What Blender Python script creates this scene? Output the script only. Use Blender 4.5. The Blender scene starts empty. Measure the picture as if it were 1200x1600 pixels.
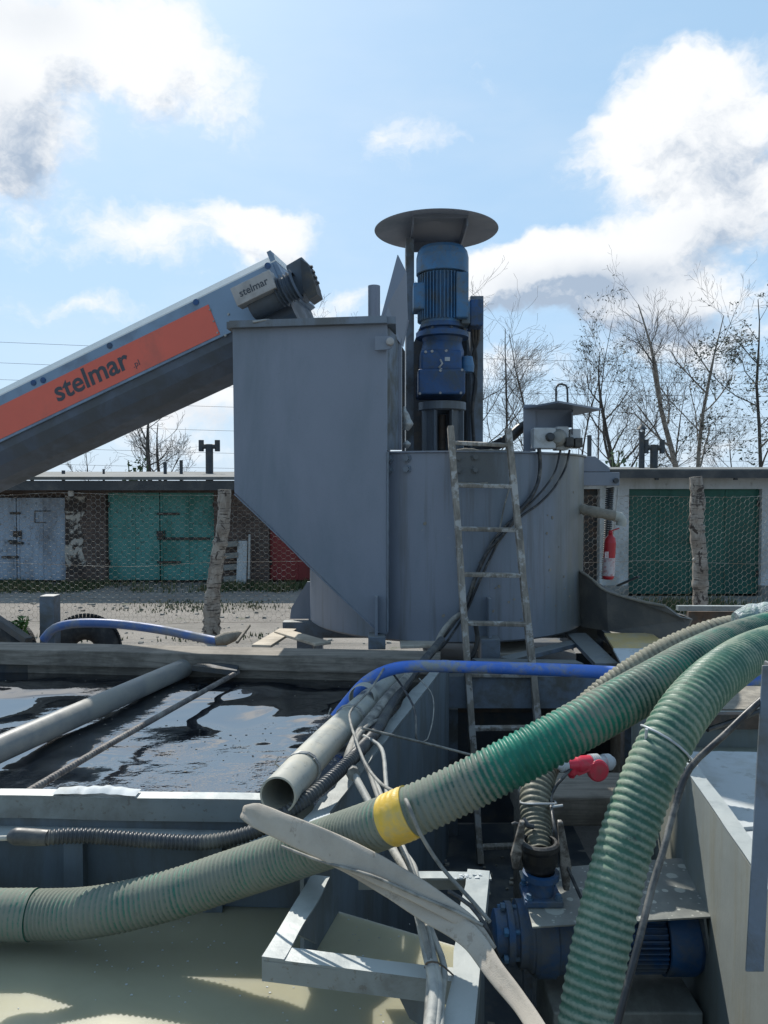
import bpy, math, random
from mathutils import Vector, Matrix, noise
V = Vector
sc = bpy.context.scene
col = sc.collection
# ---------------------------------------------------------------- camera
F = 1201.0; ZC = 2.14; TH = math.atan(35 / F)
cam_d = bpy.data.cameras.new('camera'); cam = bpy.data.objects.new('camera', cam_d); col.objects.link(cam)
cam.location = (0, 0, ZC); cam.rotation_euler = (math.pi / 2 - TH, 0, 0)
cam_d.sensor_fit = 'VERTICAL'; cam_d.sensor_height = 36; cam_d.sensor_width = 27; cam_d.lens = 36 * F / 1600
cam_d.clip_start = .05; cam_d.clip_end = 3000
sc.camera = cam
fw = V((0, math.cos(TH), -math.sin(TH))); upv = V((0, math.sin(TH), math.cos(TH))); CAM = V((0, 0, ZC))
def ray(x, y): return fw + V((1, 0, 0)) * ((x - 600) / F) + upv * ((800 - y) / F)
def P(x, y, Y):
    d = ray(x, y); return CAM + d * (Y / d.y)
def PZ(x, y, z):                      # z relative to eye height
    d = ray(x, y); return CAM + d * (z / d.z)
# ---------------------------------------------------------------- sun, sky
SUN_EL = math.radians(44); SUN_AZ = math.radians(-21)
sdir = V((math.sin(SUN_AZ) * math.cos(SUN_EL), math.cos(SUN_AZ) * math.cos(SUN_EL), math.sin(SUN_EL)))
sd = bpy.data.lights.new('sun', 'SUN'); sd.energy = 5.0; sd.angle = math.radians(.55); sd.color = (1, .95, .86)
so = bpy.data.objects.new('sun', sd); col.objects.link(so); so.rotation_euler = sdir.to_track_quat('Z', 'Y').to_euler(); so.location = (-6, 8, 12)
sc.view_settings.view_transform = 'Standard'; sc.view_settings.look = 'None'; sc.view_settings.exposure = 0; sc.view_settings.gamma = 1
SKY_STR = .11
CLOUDS = [(40, 50, 350, 120, .62), (-30, 200, 190, 130, .95), (230, 90, 170, 100, .45), (150, 375, 210, 65, .42), (390, 360, 180, 75, .62),
          (110, 480, 180, 40, .35), (640, 240, 110, 60, .6), (1090, 190, 200, 125, .95), (960, 235, 150, 85, .6), (1140, 320, 230, 100, 1.0), (890, 425, 220, 85, 1.0),
          (1040, 470, 240, 75, .95), (760, 450, 150, 70, .75), (1180, 540, 200, 50, .4), (860, 570, 300, 50, .38), (330, 630, 240, 50, .5), (530, 480, 100, 40, .5),
          (370, 190, 70, 70, .35), (700, 690, 800, 50, .3), (-300, 350, 300, 160, .5), (1500, 300, 300, 200, .5)]
GREY = [(0, 205, 190, 80, .38), (910, 450, 220, 55, .95), (1130, 360, 120, 50, .5), (60, 30, 120, 50, .3), (330, 650, 150, 40, .5), (1060, 500, 150, 40, .5), (480, 395, 90, 25, .35)]
w = bpy.data.worlds.new('World'); sc.world = w; w.use_nodes = True
nt = w.node_tree; nt.nodes.clear(); N = nt.nodes; L = nt.links
def sock(nt, i, v):
    if hasattr(v, 'is_linked') or hasattr(v, 'node'): nt.links.new(v, i)
    else: i.default_value = v
def mth(nt, op, a, b=0.0, c=None, clamp=False):
    n = nt.nodes.new('ShaderNodeMath'); n.operation = op; n.use_clamp = clamp
    sock(nt, n.inputs[0], a); sock(nt, n.inputs[1], b)
    if c is not None: sock(nt, n.inputs[2], c)
    return n.outputs[0]
def vmth(nt, op, a, b):
    n = nt.nodes.new('ShaderNodeVectorMath'); n.operation = op; sock(nt, n.inputs[0], a); sock(nt, n.inputs[1], b)
    return n.outputs['Value'] if op in ('LENGTH', 'DOT_PRODUCT') else n.outputs[0]
def mapr(nt, v, a, b, c, d, smooth=True):
    n = nt.nodes.new('ShaderNodeMapRange'); n.interpolation_type = 'SMOOTHSTEP' if smooth else 'LINEAR'
    sock(nt, n.inputs[0], v)
    for k, x in zip((1, 2, 3, 4), (a, b, c, d)): sock(nt, n.inputs[k], x)
    return n.outputs[0]
def noi(nt, vec, scale, detail=6, rough=.55, dist=0, lac=2):
    n = nt.nodes.new('ShaderNodeTexNoise'); n.inputs['Scale'].default_value = scale; n.inputs['Detail'].default_value = detail
    n.inputs['Roughness'].default_value = rough; n.inputs['Distortion'].default_value = dist; n.inputs['Lacunarity'].default_value = lac
    if vec is not None: nt.links.new(vec, n.inputs['Vector'])
    return n
def mixc(nt, f, a, b, mode='MIX'):
    n = nt.nodes.new('ShaderNodeMix'); n.data_type = 'RGBA'; n.blend_type = mode
    sock(nt, n.inputs[0], f); sock(nt, n.inputs[6], a); sock(nt, n.inputs[7], b); return n.outputs[2]
def c4(c): return (c[0], c[1], c[2], 1)
tc = N.new('ShaderNodeTexCoord'); dirn = tc.outputs['Generated']
def blobs(d2, lst):
    tot = None
    for (x, y, rx, ry, s) in lst:
        c = ray(x, y).normalized(); k = c.y
        e = vmth(nt, 'MULTIPLY', vmth(nt, 'SUBTRACT', d2, tuple(c)), (F / rx / k, F / rx / k, F / ry / k))
        bq = mapr(nt, vmth(nt, 'LENGTH', e, (0, 0, 0)), 0, 1.15, s, 0)
        tot = bq if tot is None else mth(nt, 'ADD', tot, bq)
    return tot
def density(dv):
    warp = noi(nt, dv, 7, 5, .6)
    wv = vmth(nt, 'SUBTRACT', warp.outputs['Color'], (.5, .5, .5)); wv = vmth(nt, 'MULTIPLY', wv, (.12, .12, .12))
    d2 = vmth(nt, 'ADD', dv, wv)
    tot = None
    for (x, y, rx, ry, s) in CLOUDS:
        c = ray(x, y).normalized(); k = c.y
        e = vmth(nt, 'MULTIPLY', vmth(nt, 'SUBTRACT', d2, tuple(c)), (F / rx / k, F / rx / k, F / ry / k))
        b = mapr(nt, vmth(nt, 'LENGTH', e, (0, 0, 0)), 0, 1.15, s, 0)
        tot = b if tot is None else mth(nt, 'ADD', tot, b)
    sc3 = vmth(nt, 'MULTIPLY', d2, (1, 1, 1.7))
    n1 = noi(nt, sc3, 6, 10, .62).outputs[0]
    return mth(nt, 'ADD', mth(nt, 'MINIMUM', tot, 1.0), mth(nt, 'MULTIPLY', mth(nt, 'SUBTRACT', n1, .5), 1.9))
den = density(dirn)
den2 = density(vmth(nt, 'ADD', dirn, (-.025, 0, .035)))
mask = mapr(nt, den, .14, .64, 0, 1)
relief = mth(nt, 'SUBTRACT', den2, den)
shade = mapr(nt, mth(nt, 'ADD', mth(nt, 'MULTIPLY', relief, .9), mth(nt, 'MULTIPLY', mth(nt, 'SUBTRACT', den2, .55), .75)), .05, 1.0, 0, 1)
sky = N.new('ShaderNodeTexSky'); sky.sky_type = 'NISHITA'; sky.sun_disc = False; sky.sun_elevation = SUN_EL; sky.sun_rotation = SUN_AZ % (2 * math.pi)
sky.air_density = 1.0; sky.dust_density = 1.3; sky.ozone_density = 2.0; sky.altitude = 100
CB = 1 / SKY_STR
gn = noi(nt, dirn, 9, 6, .6).outputs[0]
shade = mth(nt, 'ADD', shade, mth(nt, 'MULTIPLY', blobs(vmth(nt, 'ADD', dirn, vmth(nt, 'MULTIPLY', noi(nt, dirn, 6, 5, .6).outputs['Color'], (.05, .05, .05))), [(x + 30, y - 30, rx, ry, s) for (x, y, rx, ry, s) in GREY]), mapr(nt, gn, .3, .65, .35, 1)), clamp=True)
cc = mixc(nt, shade, (1.0 * CB, 1.02 * CB, 1.04 * CB, 1), (.43 * CB, .53 * CB, .67 * CB, 1))
front = mapr(nt, vmth(nt, 'DOT_PRODUCT', dirn, tuple(V((sdir.x, sdir.y, .35)).normalized())), -.3, .85, .38, .72)
skyc = mixc(nt, front, sky.outputs[0], (.47 * CB, .74 * CB, 1.02 * CB, 1))
skyc = mixc(nt, mapr(nt, noi(nt, vmth(nt, 'MULTIPLY', dirn, (1, 1, 3)), 2.2, 5, .6).outputs[0], .4, .75, 0, .22), skyc, (.85 * CB, .93 * CB, 1.02 * CB, 1))
sepd = N.new('ShaderNodeSeparateXYZ'); L.new(dirn, sepd.inputs[0])
skyc = mixc(nt, mth(nt, 'MULTIPLY', mapr(nt, sepd.outputs['Z'], -.05, .26, .6, 0), mapr(nt, sepd.outputs['Y'], -.4, .5, .3, 1)), skyc, (.72 * CB, .85 * CB, 1.0 * CB, 1))
fin = mixc(nt, mask, skyc, cc)
bg = N.new('ShaderNodeBackground'); bg.inputs[1].default_value = SKY_STR; L.new(fin, bg.inputs[0])
wo = N.new('ShaderNodeOutputWorld'); L.new(bg.outputs[0], wo.inputs[0])
# ---------------------------------------------------------------- helpers
ORG = {}
class MB:
    def __init__(s): s.v = []; s.f = []; s.sm = []; s.mi = []; s.w = []
    def add(s, vs, fs, smooth=False, mi=0, wear=None):
        o = len(s.v); s.v += [V(p) for p in vs]; s.f += [tuple(i + o for i in f) for f in fs]
        s.sm += [smooth] * len(fs); s.mi += [mi] * len(fs); s.w += wear if wear else [0.0] * len(vs); return s
    def build(s, name, mat, parent=None, bevel=0, bseg=2):
        me = bpy.data.meshes.new(name)
        if parent is not None: org = ORG[parent.name]
        else:
            xs = [p.x for p in s.v]; ys = [p.y for p in s.v]; zs = [p.z for p in s.v]
            org = V(((min(xs) + max(xs)) / 2, (min(ys) + max(ys)) / 2, min(zs)))
        me.from_pydata([tuple(p - org) for p in s.v], [], s.f)
        me.polygons.foreach_set('use_smooth', s.sm); me.polygons.foreach_set('material_index', s.mi)
        for m in (mat if isinstance(mat, (list, tuple)) else [mat]): me.materials.append(m)
        if any(s.w):
            a = me.attributes.new('wear', 'FLOAT', 'POINT'); a.data.foreach_set('value', s.w)
        me.update()
        o = bpy.data.objects.new(name, me); col.objects.link(o); ORG[o.name] = org
        if parent is not None: o.parent = parent
        else: o.location = org
        if bevel:
            m = o.modifiers.new('bevel', 'BEVEL'); m.width = bevel; m.segments = bseg; m.limit_method = 'ANGLE'; m.angle_limit = .7
        return o
def tag(o, label, cat, group=None, kind=None):
    o['label'] = label; o['category'] = cat
    if group: o['group'] = group
    if kind: o['kind'] = kind
    return o
def thing(name, label, cat, loc, group=None):
    o = bpy.data.objects.new(name, None); col.objects.link(o); o.location = loc; o.empty_display_size = .1
    ORG[o.name] = V(loc); return tag(o, label, cat, group)
def struct(o): o['kind'] = 'structure'; return o
HEX = [(0, 3, 2, 1), (4, 5, 6, 7), (0, 1, 5, 4), (1, 2, 6, 5), (2, 3, 7, 6), (3, 0, 4, 7)]
def box(mb, lo, hi, mi=0):
    a, b = V(lo), V(hi)
    mb.add([(a.x, a.y, a.z), (b.x, a.y, a.z), (b.x, b.y, a.z), (a.x, b.y, a.z), (a.x, a.y, b.z), (b.x, a.y, b.z), (b.x, b.y, b.z), (a.x, b.y, b.z)], HEX, mi=mi)
    return mb
def beam(mb, p0, p1, wd, ht, up=(0, 0, 1), mi=0):
    p0, p1 = V(p0), V(p1); d = (p1 - p0).normalized(); s = d.cross(V(up)).normalized(); u = s.cross(d).normalized()
    a = s * wd / 2; b = u * ht / 2
    vs = [p0 - a - b, p0 + a - b, p1 + a - b, p1 - a - b, p0 - a + b, p0 + a + b, p1 + a + b, p1 - a + b]
    mb.add(vs, [(0, 1, 2, 3), (7, 6, 5, 4), (4, 5, 1, 0), (5, 6, 2, 1), (6, 7, 3, 2), (7, 4, 0, 3)], mi=mi); return mb
def prism(mb, poly, off, mi=0):
    n = len(poly); off = V(off); vs = [V(p) for p in poly]; vs += [p + off for p in vs]
    mb.add(vs, [tuple(range(n)), tuple(range(2 * n - 1, n - 1, -1))] + [((i + 1) % n, i, i + n, (i + 1) % n + n) for i in range(n)], mi=mi); return mb
def spline(pts, step):
    pts = [V(p) for p in pts]
    if len(pts) == 2:
        n = max(1, int((pts[1] - pts[0]).length / step)); return [(pts[0].lerp(pts[1], i / n), i / n) for i in range(n + 1)]
    P_ = [pts[0] * 2 - pts[1]] + pts + [pts[-1] * 2 - pts[-2]]; out = []
    for i in range(1, len(P_) - 2):
        p0, p1, p2, p3 = P_[i - 1:i + 3]; n = max(1, round((p2 - p1).length / step))
        for k in range(n):
            t = k / n; t2 = t * t; t3 = t2 * t
            out.append(((p1 * 2 + (p2 - p0) * t + (p0 * 2 - p1 * 5 + p2 * 4 - p3) * t2 + (p1 * 3 - p0 - p2 * 3 + p3) * t3) * .5, i - 1 + t))
    out.append((pts[-1], len(pts) - 1)); return out
def lerpl(l, t):
    i = min(int(t), len(l) - 2); f = t - i; return l[i] * (1 - f) + l[i + 1] * f
def tube(mb, pts, r, sides=10, step=.04, pitch=0, amp=0, caps=True, wear=None, mi=0, jit=0, inner=0, flat=None):
    """sweep a ring along a spline; r may be a list (per control point); pitch/amp give hose ribs"""
    if pitch: step = pitch / 6
    sp = spline(pts, step); n = len(sp); rings = []; s = 0; ws = []
    t0 = (sp[1][0] - sp[0][0]).normalized(); u = t0.orthogonal().normalized()
    if flat: u = (V(flat) - t0 * V(flat).dot(t0)).normalized()
    for i, (p, tt) in enumerate(sp):
        a = sp[max(0, i - 1)][0]; b = sp[min(n - 1, i + 1)][0]; t = (b - a).normalized()
        u = (u - t * u.dot(t)).normalized(); v = t.cross(u)
        rr = lerpl(r, tt * (len(r) - 1) / (sp[-1][1] or 1)) if isinstance(r, (list, tuple)) else r
        if i: s += (p - sp[i - 1][0]).length
        if pitch: rr += amp * (math.cos(2 * math.pi * s / pitch)) 
        if jit: rr *= 1 + jit * noise.noise(p * 30)
        rings.append([p + (u * math.cos(2 * math.pi * k / sides) + v * math.sin(2 * math.pi * k / sides)) * rr for k in range(sides)])
        wv = lerpl(wear, tt * (len(wear) - 1) / (sp[-1][1] or 1)) if wear else 0
        ws += [wv + (.24 * math.cos(2 * math.pi * s / pitch) if pitch and wear else 0)] * sides
    vs = [q for g in rings for q in g]
    fs = [(i * sides + k, i * sides + (k + 1) % sides, (i + 1) * sides + (k + 1) % sides, (i + 1) * sides + k) for i in range(n - 1) for k in range(sides)]
    mb.add(vs, fs, True, mi, ws)
    if inner:
        mb.add([sp[0][0] + (q - sp[0][0]) * k for k in (1, inner) for q in rings[0]], [(k, (k + 1) % sides, sides + (k + 1) % sides, sides + k) for k in range(sides)], False, mi)
        ln = sp[min(n - 1, max(2, n // 2))][0] - sp[0][0]
        mb.add([sp[0][0] + (q - sp[0][0]) * inner + ln * k for k in (0, 1) for q in rings[0]], [(k, (k + 1) % sides, sides + (k + 1) % sides, sides + k) for k in range(sides)], True, mi)
        mb.add(rings[-1], [tuple(range(sides))], False, mi)
    elif caps: mb.add(rings[0], [tuple(range(sides - 1, -1, -1))], False, mi); mb.add(rings[-1], [tuple(range(sides))], False, mi)
    return mb
def lathe(mb, base, axis, prof, sides=32, mi=0, smooth=True, a0=0, a1=2 * math.pi):
    """prof = [(radius, along)]"""
    base = V(base); ax = V(axis).normalized(); u = ax.orthogonal().normalized()
    if abs(ax.z) > .9: u = V((1, 0, 0))
    v = ax.cross(u); full = abs(a1 - a0 - 2 * math.pi) < 1e-6; m = sides if full else sides + 1
    for j in range(len(prof) - 1):
        vs = [base + ax * h + (u * math.cos(a0 + (a1 - a0) * k / sides) + v * math.sin(a0 + (a1 - a0) * k / sides)) * max(r, 1e-5) for (r, h) in prof[j:j + 2] for k in range(m)]
        mb.add(vs, [(k, (k + 1) % m, m + (k + 1) % m, m + k) for k in range(sides)], smooth, mi)
    return mb
def bolt(mb, p, n, r=.012, h=.012):
    lathe(mb, p, n, [(r * 1.5, 0), (r * 1.5, h * .3), (r, h * .3), (r, h), (0, h)], 6, smooth=False)
def quadgrid(mb, c, nu, nv, fn=None, smooth=True, mi=0):
    """bilinear grid between 4 corners"""
    a, b, c_, d = [V(p) for p in c]; vs = []
    for j in range(nv + 1):
        for i in range(nu + 1):
            s, t = i / nu, j / nv; p = a.lerp(b, s).lerp(d.lerp(c_, s), t)
            vs.append(p + V(fn(p, s, t)) if fn else p)
    mb.add(vs, [(j * (nu + 1) + i, j * (nu + 1) + i + 1, (j + 1) * (nu + 1) + i + 1, (j + 1) * (nu + 1) + i) for j in range(nv) for i in range(nu)], smooth, mi)
    return mb
# ---------------------------------------------------------------- materials
def mat(name, colr, rough=.5, metal=0., var=.12, scale=5, dirt=None, dirt_amt=.5, dirt_scale=4, streak=1., bump=.15, bscale=60, spec=.5, fine=None, dsharp=.12, coat=0, alpha=None):
    m = bpy.data.materials.new(name); m.use_nodes = True; t = m.node_tree; b = t.nodes['Principled BSDF']
    tcn = t.nodes.new('ShaderNodeTexCoord'); ob = tcn.outputs['Object']
    n1 = noi(t, ob, scale, 8, .6).outputs[0]
    c = mixc(t, mapr(t, n1, .3, .7, 0, 1), c4([x * (1 - var) for x in colr]), c4([min(1, x * (1 + var)) for x in colr]))
    fac = None
    if dirt:
        vec = vmth(t, 'MULTIPLY', ob, (1, 1, 1 / streak)) if streak != 1 else ob
        n2 = noi(t, vec, dirt_scale, 10, .68, .3).outputs[0]
        th = .5 + (.5 - dirt_amt) * .5
        fac = mapr(t, n2, th - dsharp, th + dsharp, 0, 1)
        c = mixc(t, fac, c, c4(dirt))
    if fine:
        n4 = noi(t, ob, fine[1], 4, .7).outputs[0]
        c = mixc(t, mapr(t, n4, .58, .66, 0, fine[2]), c, c4(fine[0]))
    L_ = t.links.new; L_(c, b.inputs['Base Color'])
    r = mth(t, 'ADD', mth(t, 'MULTIPLY', mth(t, 'SUBTRACT', n1, .5), .25), rough)
    if fac is not None: r = mth(t, 'ADD', r, mth(t, 'MULTIPLY', fac, max(0, .75 - rough) * .7), clamp=True)
    L_(r, b.inputs['Roughness']); b.inputs['Metallic'].default_value = metal; b.inputs['Specular IOR Level'].default_value = spec
    if coat: b.inputs['Coat Weight'].default_value = coat
    if bump:
        bn = t.nodes.new('ShaderNodeBump'); bn.inputs['Strength'].default_value = bump; bn.inputs['Distance'].default_value = .01
        n3 = noi(t, ob, bscale, 6, .6).outputs[0]
        h = mth(t, 'ADD', mth(t, 'MULTIPLY', n3, .5), n1)
        if fac is not None: h = mth(t, 'ADD', h, mth(t, 'MULTIPLY', fac, .3))
        L_(h, bn.inputs['Height']); L_(bn.outputs[0], b.inputs['Normal'])
    m['b'] = 1
    return m
M = {}
M['paint'] = mat('grey_paint', (.205, .232, .285), .42, .1, .05, 1.2, (.165, .20, .24), .36, 1.2, 3, .05, 8, fine=((.12, .12, .12), 110, .2))
M['paint_d'] = mat('grey_paint_dirty', (.18, .22, .27), .5, .1, .1, 2, (.13, .14, .145), .5, 3.5, 7, .1, 30, fine=((.10, .095, .09), 60, .5))
M['frame'] = mat('frame_paint', (.15, .185, .23), .5, .1, .15, 3, (.11, .11, .10), .45, 5, 1, .2, 40)
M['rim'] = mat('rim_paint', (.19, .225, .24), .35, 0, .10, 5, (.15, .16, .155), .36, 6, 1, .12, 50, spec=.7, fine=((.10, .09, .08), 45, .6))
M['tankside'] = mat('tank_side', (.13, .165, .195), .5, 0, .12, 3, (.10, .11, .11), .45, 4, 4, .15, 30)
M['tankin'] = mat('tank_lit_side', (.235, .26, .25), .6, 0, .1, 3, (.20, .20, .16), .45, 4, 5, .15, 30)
M['darksteel'] = mat('dark_steel', (.05, .058, .068), .6, .2, .25, 4, (.10, .09, .075), .4, 6, 1, .25, 40)
M['black'] = mat('black_rubber', (.015, .016, .018), .5, 0, .3, 8, (.09, .085, .075), .38, 9, 1, .1, 60)
M['cable'] = mat('cable_black', (.018, .02, .024), .4, 0, .3, 8, (.16, .155, .14), .35, 12, 1, .1, 60)
M['cable_g'] = mat('cable_dusty', (.13, .13, .12), .6, 0, .3, 12, (.30, .29, .26), .5, 14, 1, .2, 80)
M['cable_p'] = mat('cable_pale', (.25, .26, .25), .6, 0, .25, 12, (.42, .41, .37), .5, 14, 1, .2, 80)
M['blue'] = mat('motor_blue', (.05, .155, .30), .5, .05, .2, 5, (.12, .15, .17), .42, 6, 1, .2, 50, fine=((.10, .09, .08), 40, .5))
M['blue_d'] = mat('gearbox_blue', (.02, .075, .20), .48, .05, .2, 5, (.06, .08, .10), .40, 6, 1, .2, 50, fine=((.08, .07, .06), 40, .5))
M['blue_p'] = mat('pump_blue', (.018, .08, .20), .5, 0, .2, 5, (.10, .12, .14), .48, 6, 1, .25, 60)
M['orange'] = mat('orange_panel', (.72, .135, .085), .45, 0, .05, 2, (.55, .14, .10), .35, 2, 1, .03, 10)
M['conv'] = mat('conveyor_grey', (.20, .29, .40), .38, .1, .06, 2, (.16, .21, .28), .4, 3, 1, .05, 10)
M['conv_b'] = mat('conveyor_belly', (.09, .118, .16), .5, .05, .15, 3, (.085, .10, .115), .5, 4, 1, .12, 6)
M['conv_t'] = mat('conveyor_top', (.72, .72, .68), .4, .0, .05, 3, None, bump=.03)
M['letter'] = mat('letter_dark', (.05, .06, .075), .5, 0, .05, 3, None, bump=0)
M['signbox'] = mat('sign_box', (.40, .39, .38), .5, 0, .06, 4, (.3, .29, .28), .4, 5, 1, .05)
def runs(name, src_name):
    m = M[src_name].copy(); m.name = name; t = m.node_tree; b = t.nodes['Principled BSDF']; src = b.inputs['Base Color'].links[0].from_socket; ob = t.nodes.new('ShaderNodeTexCoord').outputs['Object']
    sp = t.nodes.new('ShaderNodeSeparateXYZ'); t.links.new(ob, sp.inputs[0])
    n = noi(t, vmth(t, 'MULTIPLY', ob, (1, 1, .12)), 9, 8, .7).outputs[0]; n2 = noi(t, vmth(t, 'MULTIPLY', ob, (1, 1, .3)), 2.5, 6, .6).outputs[0]
    f = mth(t, 'MULTIPLY', mapr(t, mth(t, 'ADD', sp.outputs['X'], mth(t, 'MULTIPLY', mth(t, 'SUBTRACT', n2, .5), .6)), .55, 1.0, 0, 1), mapr(t, n, .3, .6, .3, .85))
    src = mixc(t, f, src, (.17, .165, .12, 1))
    src = mixc(t, mapr(t, noi(t, vmth(t, 'MULTIPLY', ob, (1, 1, .05)), 16, 6, .6).outputs[0], .5, .68, 0, .55), src, (.12, .125, .13, 1))
    src = mixc(t, mapr(t, noi(t, ob, 26, 5, .8).outputs[0], .66, .70, 0, .7), src, (.34, .34, .31, 1)); src = mixc(t, mapr(t, noi(t, vmth(t, 'MULTIPLY', ob, (1, 1, .35)), 6, 9, .8).outputs[0], .655, .70, 0, .7), src, (.13, .085, .055, 1))
    t.links.new(src, b.inputs['Base Color']); return m
M['vessel'] = runs('vessel_paint', 'paint')
def glare_tops(m, c, thr=.8):
    # sunlit glare painted into the colour: upward faces mixed paler
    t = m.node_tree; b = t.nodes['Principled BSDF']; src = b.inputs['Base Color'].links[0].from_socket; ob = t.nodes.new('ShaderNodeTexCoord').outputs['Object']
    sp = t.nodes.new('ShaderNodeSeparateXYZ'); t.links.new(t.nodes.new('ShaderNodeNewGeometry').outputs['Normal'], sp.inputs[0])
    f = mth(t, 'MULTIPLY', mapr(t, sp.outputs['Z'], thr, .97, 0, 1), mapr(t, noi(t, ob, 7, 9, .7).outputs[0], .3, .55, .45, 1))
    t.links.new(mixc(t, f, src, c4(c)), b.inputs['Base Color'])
glare_tops(M['rim'], (.40, .43, .42)); glare_tops(M['frame'], (.22, .23, .225)); glare_tops(M['paint'], (.30, .32, .33))
M['wood'] = None
M['white'] = mat('white_plastic', (.46, .48, .49), .4, 0, .06, 6, (.3, .3, .28), .38, 9, 1, .05)
M['red'] = mat('red_plastic', (.62, .03, .06), .38, 0, .08, 6, (.4, .08, .08), .35, 9, 1, .05)
M['redext'] = mat('extinguisher_red', (.42, .015, .025), .35, 0, .08, 6, None, bump=.02)
M['label'] = mat('paper_label', (.55, .5, .5), .5, 0, .05, 8, (.4, .1, .1), .35, 40, 1, 0)
M['pvc'] = mat('pvc_grey', (.36, .37, .34), .38, 0, .08, 4, (.42, .40, .33), .5, 5, 1, .06, 40, fine=((.15, .14, .12), 50, .4))
M['pvc_d'] = mat('pvc_grey_dark', (.20, .205, .20), .4, 0, .08, 4, (.28, .27, .24), .5, 5, 1, .06, 40)
M['bluepipe'] = mat('blue_pipe', (.06, .18, .62), .45, 0, .1, 4, (.27, .29, .28), .42, 6, 1, .08, 40, dsharp=.08, fine=((.2, .2, .18), 30, .5))
M['bluehose'] = mat('blue_hose', (.07, .14, .35), .5, 0, .08, 4, (.2, .22, .26), .42, 7, 1, .06, 40)
M['yellow'] = mat('yellow_tape', (.72, .46, .05), .4, 0, .1, 12, (.55, .42, .16), .42, 14, 1, .2, 60)
M['cond'] = mat('black_conduit', (.035, .04, .047), .38, 0, .2, 5, (.11, .11, .10), .38, 8, 1, .05, 60)
M['canvas'] = mat('canvas_hose', (.34, .30, .25), .9, 0, .12, 7, (.47, .43, .37), .5, 4, 1, .35, 420, dsharp=.25, fine=((.17, .14, .11), 18, .45))
M['foam'] = mat('white_foam', (.50, .53, .54), .7, 0, .04, 6, (.40, .41, .39), .36, 5, 1, .1, 60, fine=((.25, .24, .21), 14, .4))
M['plate'] = mat('plate_grey', (.30, .32, .30), .45, .15, .15, 6, (.20, .205, .19), .5, 5, 1, .15, 60)
M['rust'] = mat('rusty_steel', (.13, .09, .065), .75, .2, .35, 8, (.08, .075, .07), .5, 9, 1, .4, 60)
M['rod'] = mat('rod_steel', (.16, .14, .13), .6, .2, .3, 20, (.28, .26, .23), .45, 20, 1, .3, 90)
M['chute'] = mat('chute_muddy', (.10, .098, .093), .65, .1, .15, 3, (.16, .145, .125), .48, 4, 1, .3, 30)
M['mud'] = mat('dried_mud', (.30, .27, .22), .9, 0, .25, 8, (.2, .18, .15), .5, 9, 1, .8, 50)
M['ply'] = mat('plywood', (.55, .50, .42), .7, 0, .08, 4, (.42, .36, .28), .42, 5, 1, .15, 60)
M['plyy'] = mat('yellow_board', (.55, .40, .17), .7, 0, .1, 4, (.45, .38, .26), .42, 5, 1, .15, 60)
M['galv'] = mat('galvanised', (.40, .41, .40), .45, .5, .15, 20, (.3, .29, .27), .45, 20, 1, .1)
M['wire'] = mat('netting_wire', (.27, .27, .25), .5, .2, .2, 20, (.16, .11, .07), .45, 3, 1, 0)
M['lamp'] = mat('lamp_glass', (.7, .7, .68), .3, 0, .03, 6, None, bump=0)
M['roof'] = mat('roof_felt', (.15, .16, .16), .85, 0, .15, 2, (.10, .10, .09), .45, 1.2, 1, .4, 12)
M['fascia'] = mat('roof_edge', (.045, .05, .055), .7, 0, .2, 2, (.09, .09, .085), .4, 2, 1, .3, 12)
M['gdoor'] = mat('teal_door', (.07, .26, .23), .55, 0, .1, 1.2, (.03, .16, .13), .36, 2.4, 3, .5, 3, fine=((.03, .05, .04), 9, .7))
M['ddoor'] = mat('dark_green_door', (.010, .095, .07), .55, 0, .15, 1.2, (.012, .07, .055), .42, 2, 2, .5, 3, fine=((.03, .05, .04), 14, .5))
M['pdoor'] = mat('pale_grey_door', (.33, .40, .48), .55, 0, .08, 1.2, (.20, .22, .25), .38, 2, 3, .5, 3, fine=((.08, .08, .08), 6, .6))
M['rdoor'] = mat('red_door', (.22, .025, .025), .55, 0, .1, 1.5, (.14, .025, .02), .4, 2, 3, .3, 4)
M['hinge'] = mat('hinge_dark', (.03, .035, .035), .6, .2, .2, 5, (.1, .06, .04), .4, 8, 1, .2)
M['whitewall'] = mat('white_wall', (.50, .53, .54), .85, 0, .08, 1.0, (.33, .34, .32), .40, 1.6, 3, .4, 8, fine=((.2, .19, .17), 7, .5))
M['concrete'] = mat('concrete', (.26, .26, .24), .9, 0, .15, 3, (.16, .155, .14), .45, 3, 1, .5, 30)
M['plaster'] = mat('patchy_plaster', (.42, .39, .34), .9, 0, .15, 3, (.05, .04, .035), .56, 2.2, 1, .5, 20, dsharp=.03)
M['grass'] = mat('grass_green', (.055, .085, .03), .8, 0, .4, 3, (.15, .13, .06), .4, 3, 1, 0)
M['leafm'] = mat('weed_leaf', (.08, .16, .035), .6, 0, .3, 9, None, bump=0)
M['leaf'] = mat('tree_leaf', (.06, .07, .045), .8, 0, .3, 2, None, bump=0)
M['bush'] = mat('bush_leaf', (.06, .10, .04), .8, 0, .4, 2, None, bump=0)
M['twig'] = mat('twig_bark', (.10, .093, .088), .9, 0, .3, 3, None, bump=0)
M['trunk'] = mat('trunk_bark', (.09, .08, .07), .9, 0, .3, 6, (.04, .035, .03), .5, 8, 4, .5, 20)
M['tire'] = mat('tyre_rubber', (.02, .021, .023), .7, 0, .3, 8, (.07, .068, .062), .4, 9, 1, .2, 60)
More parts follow.
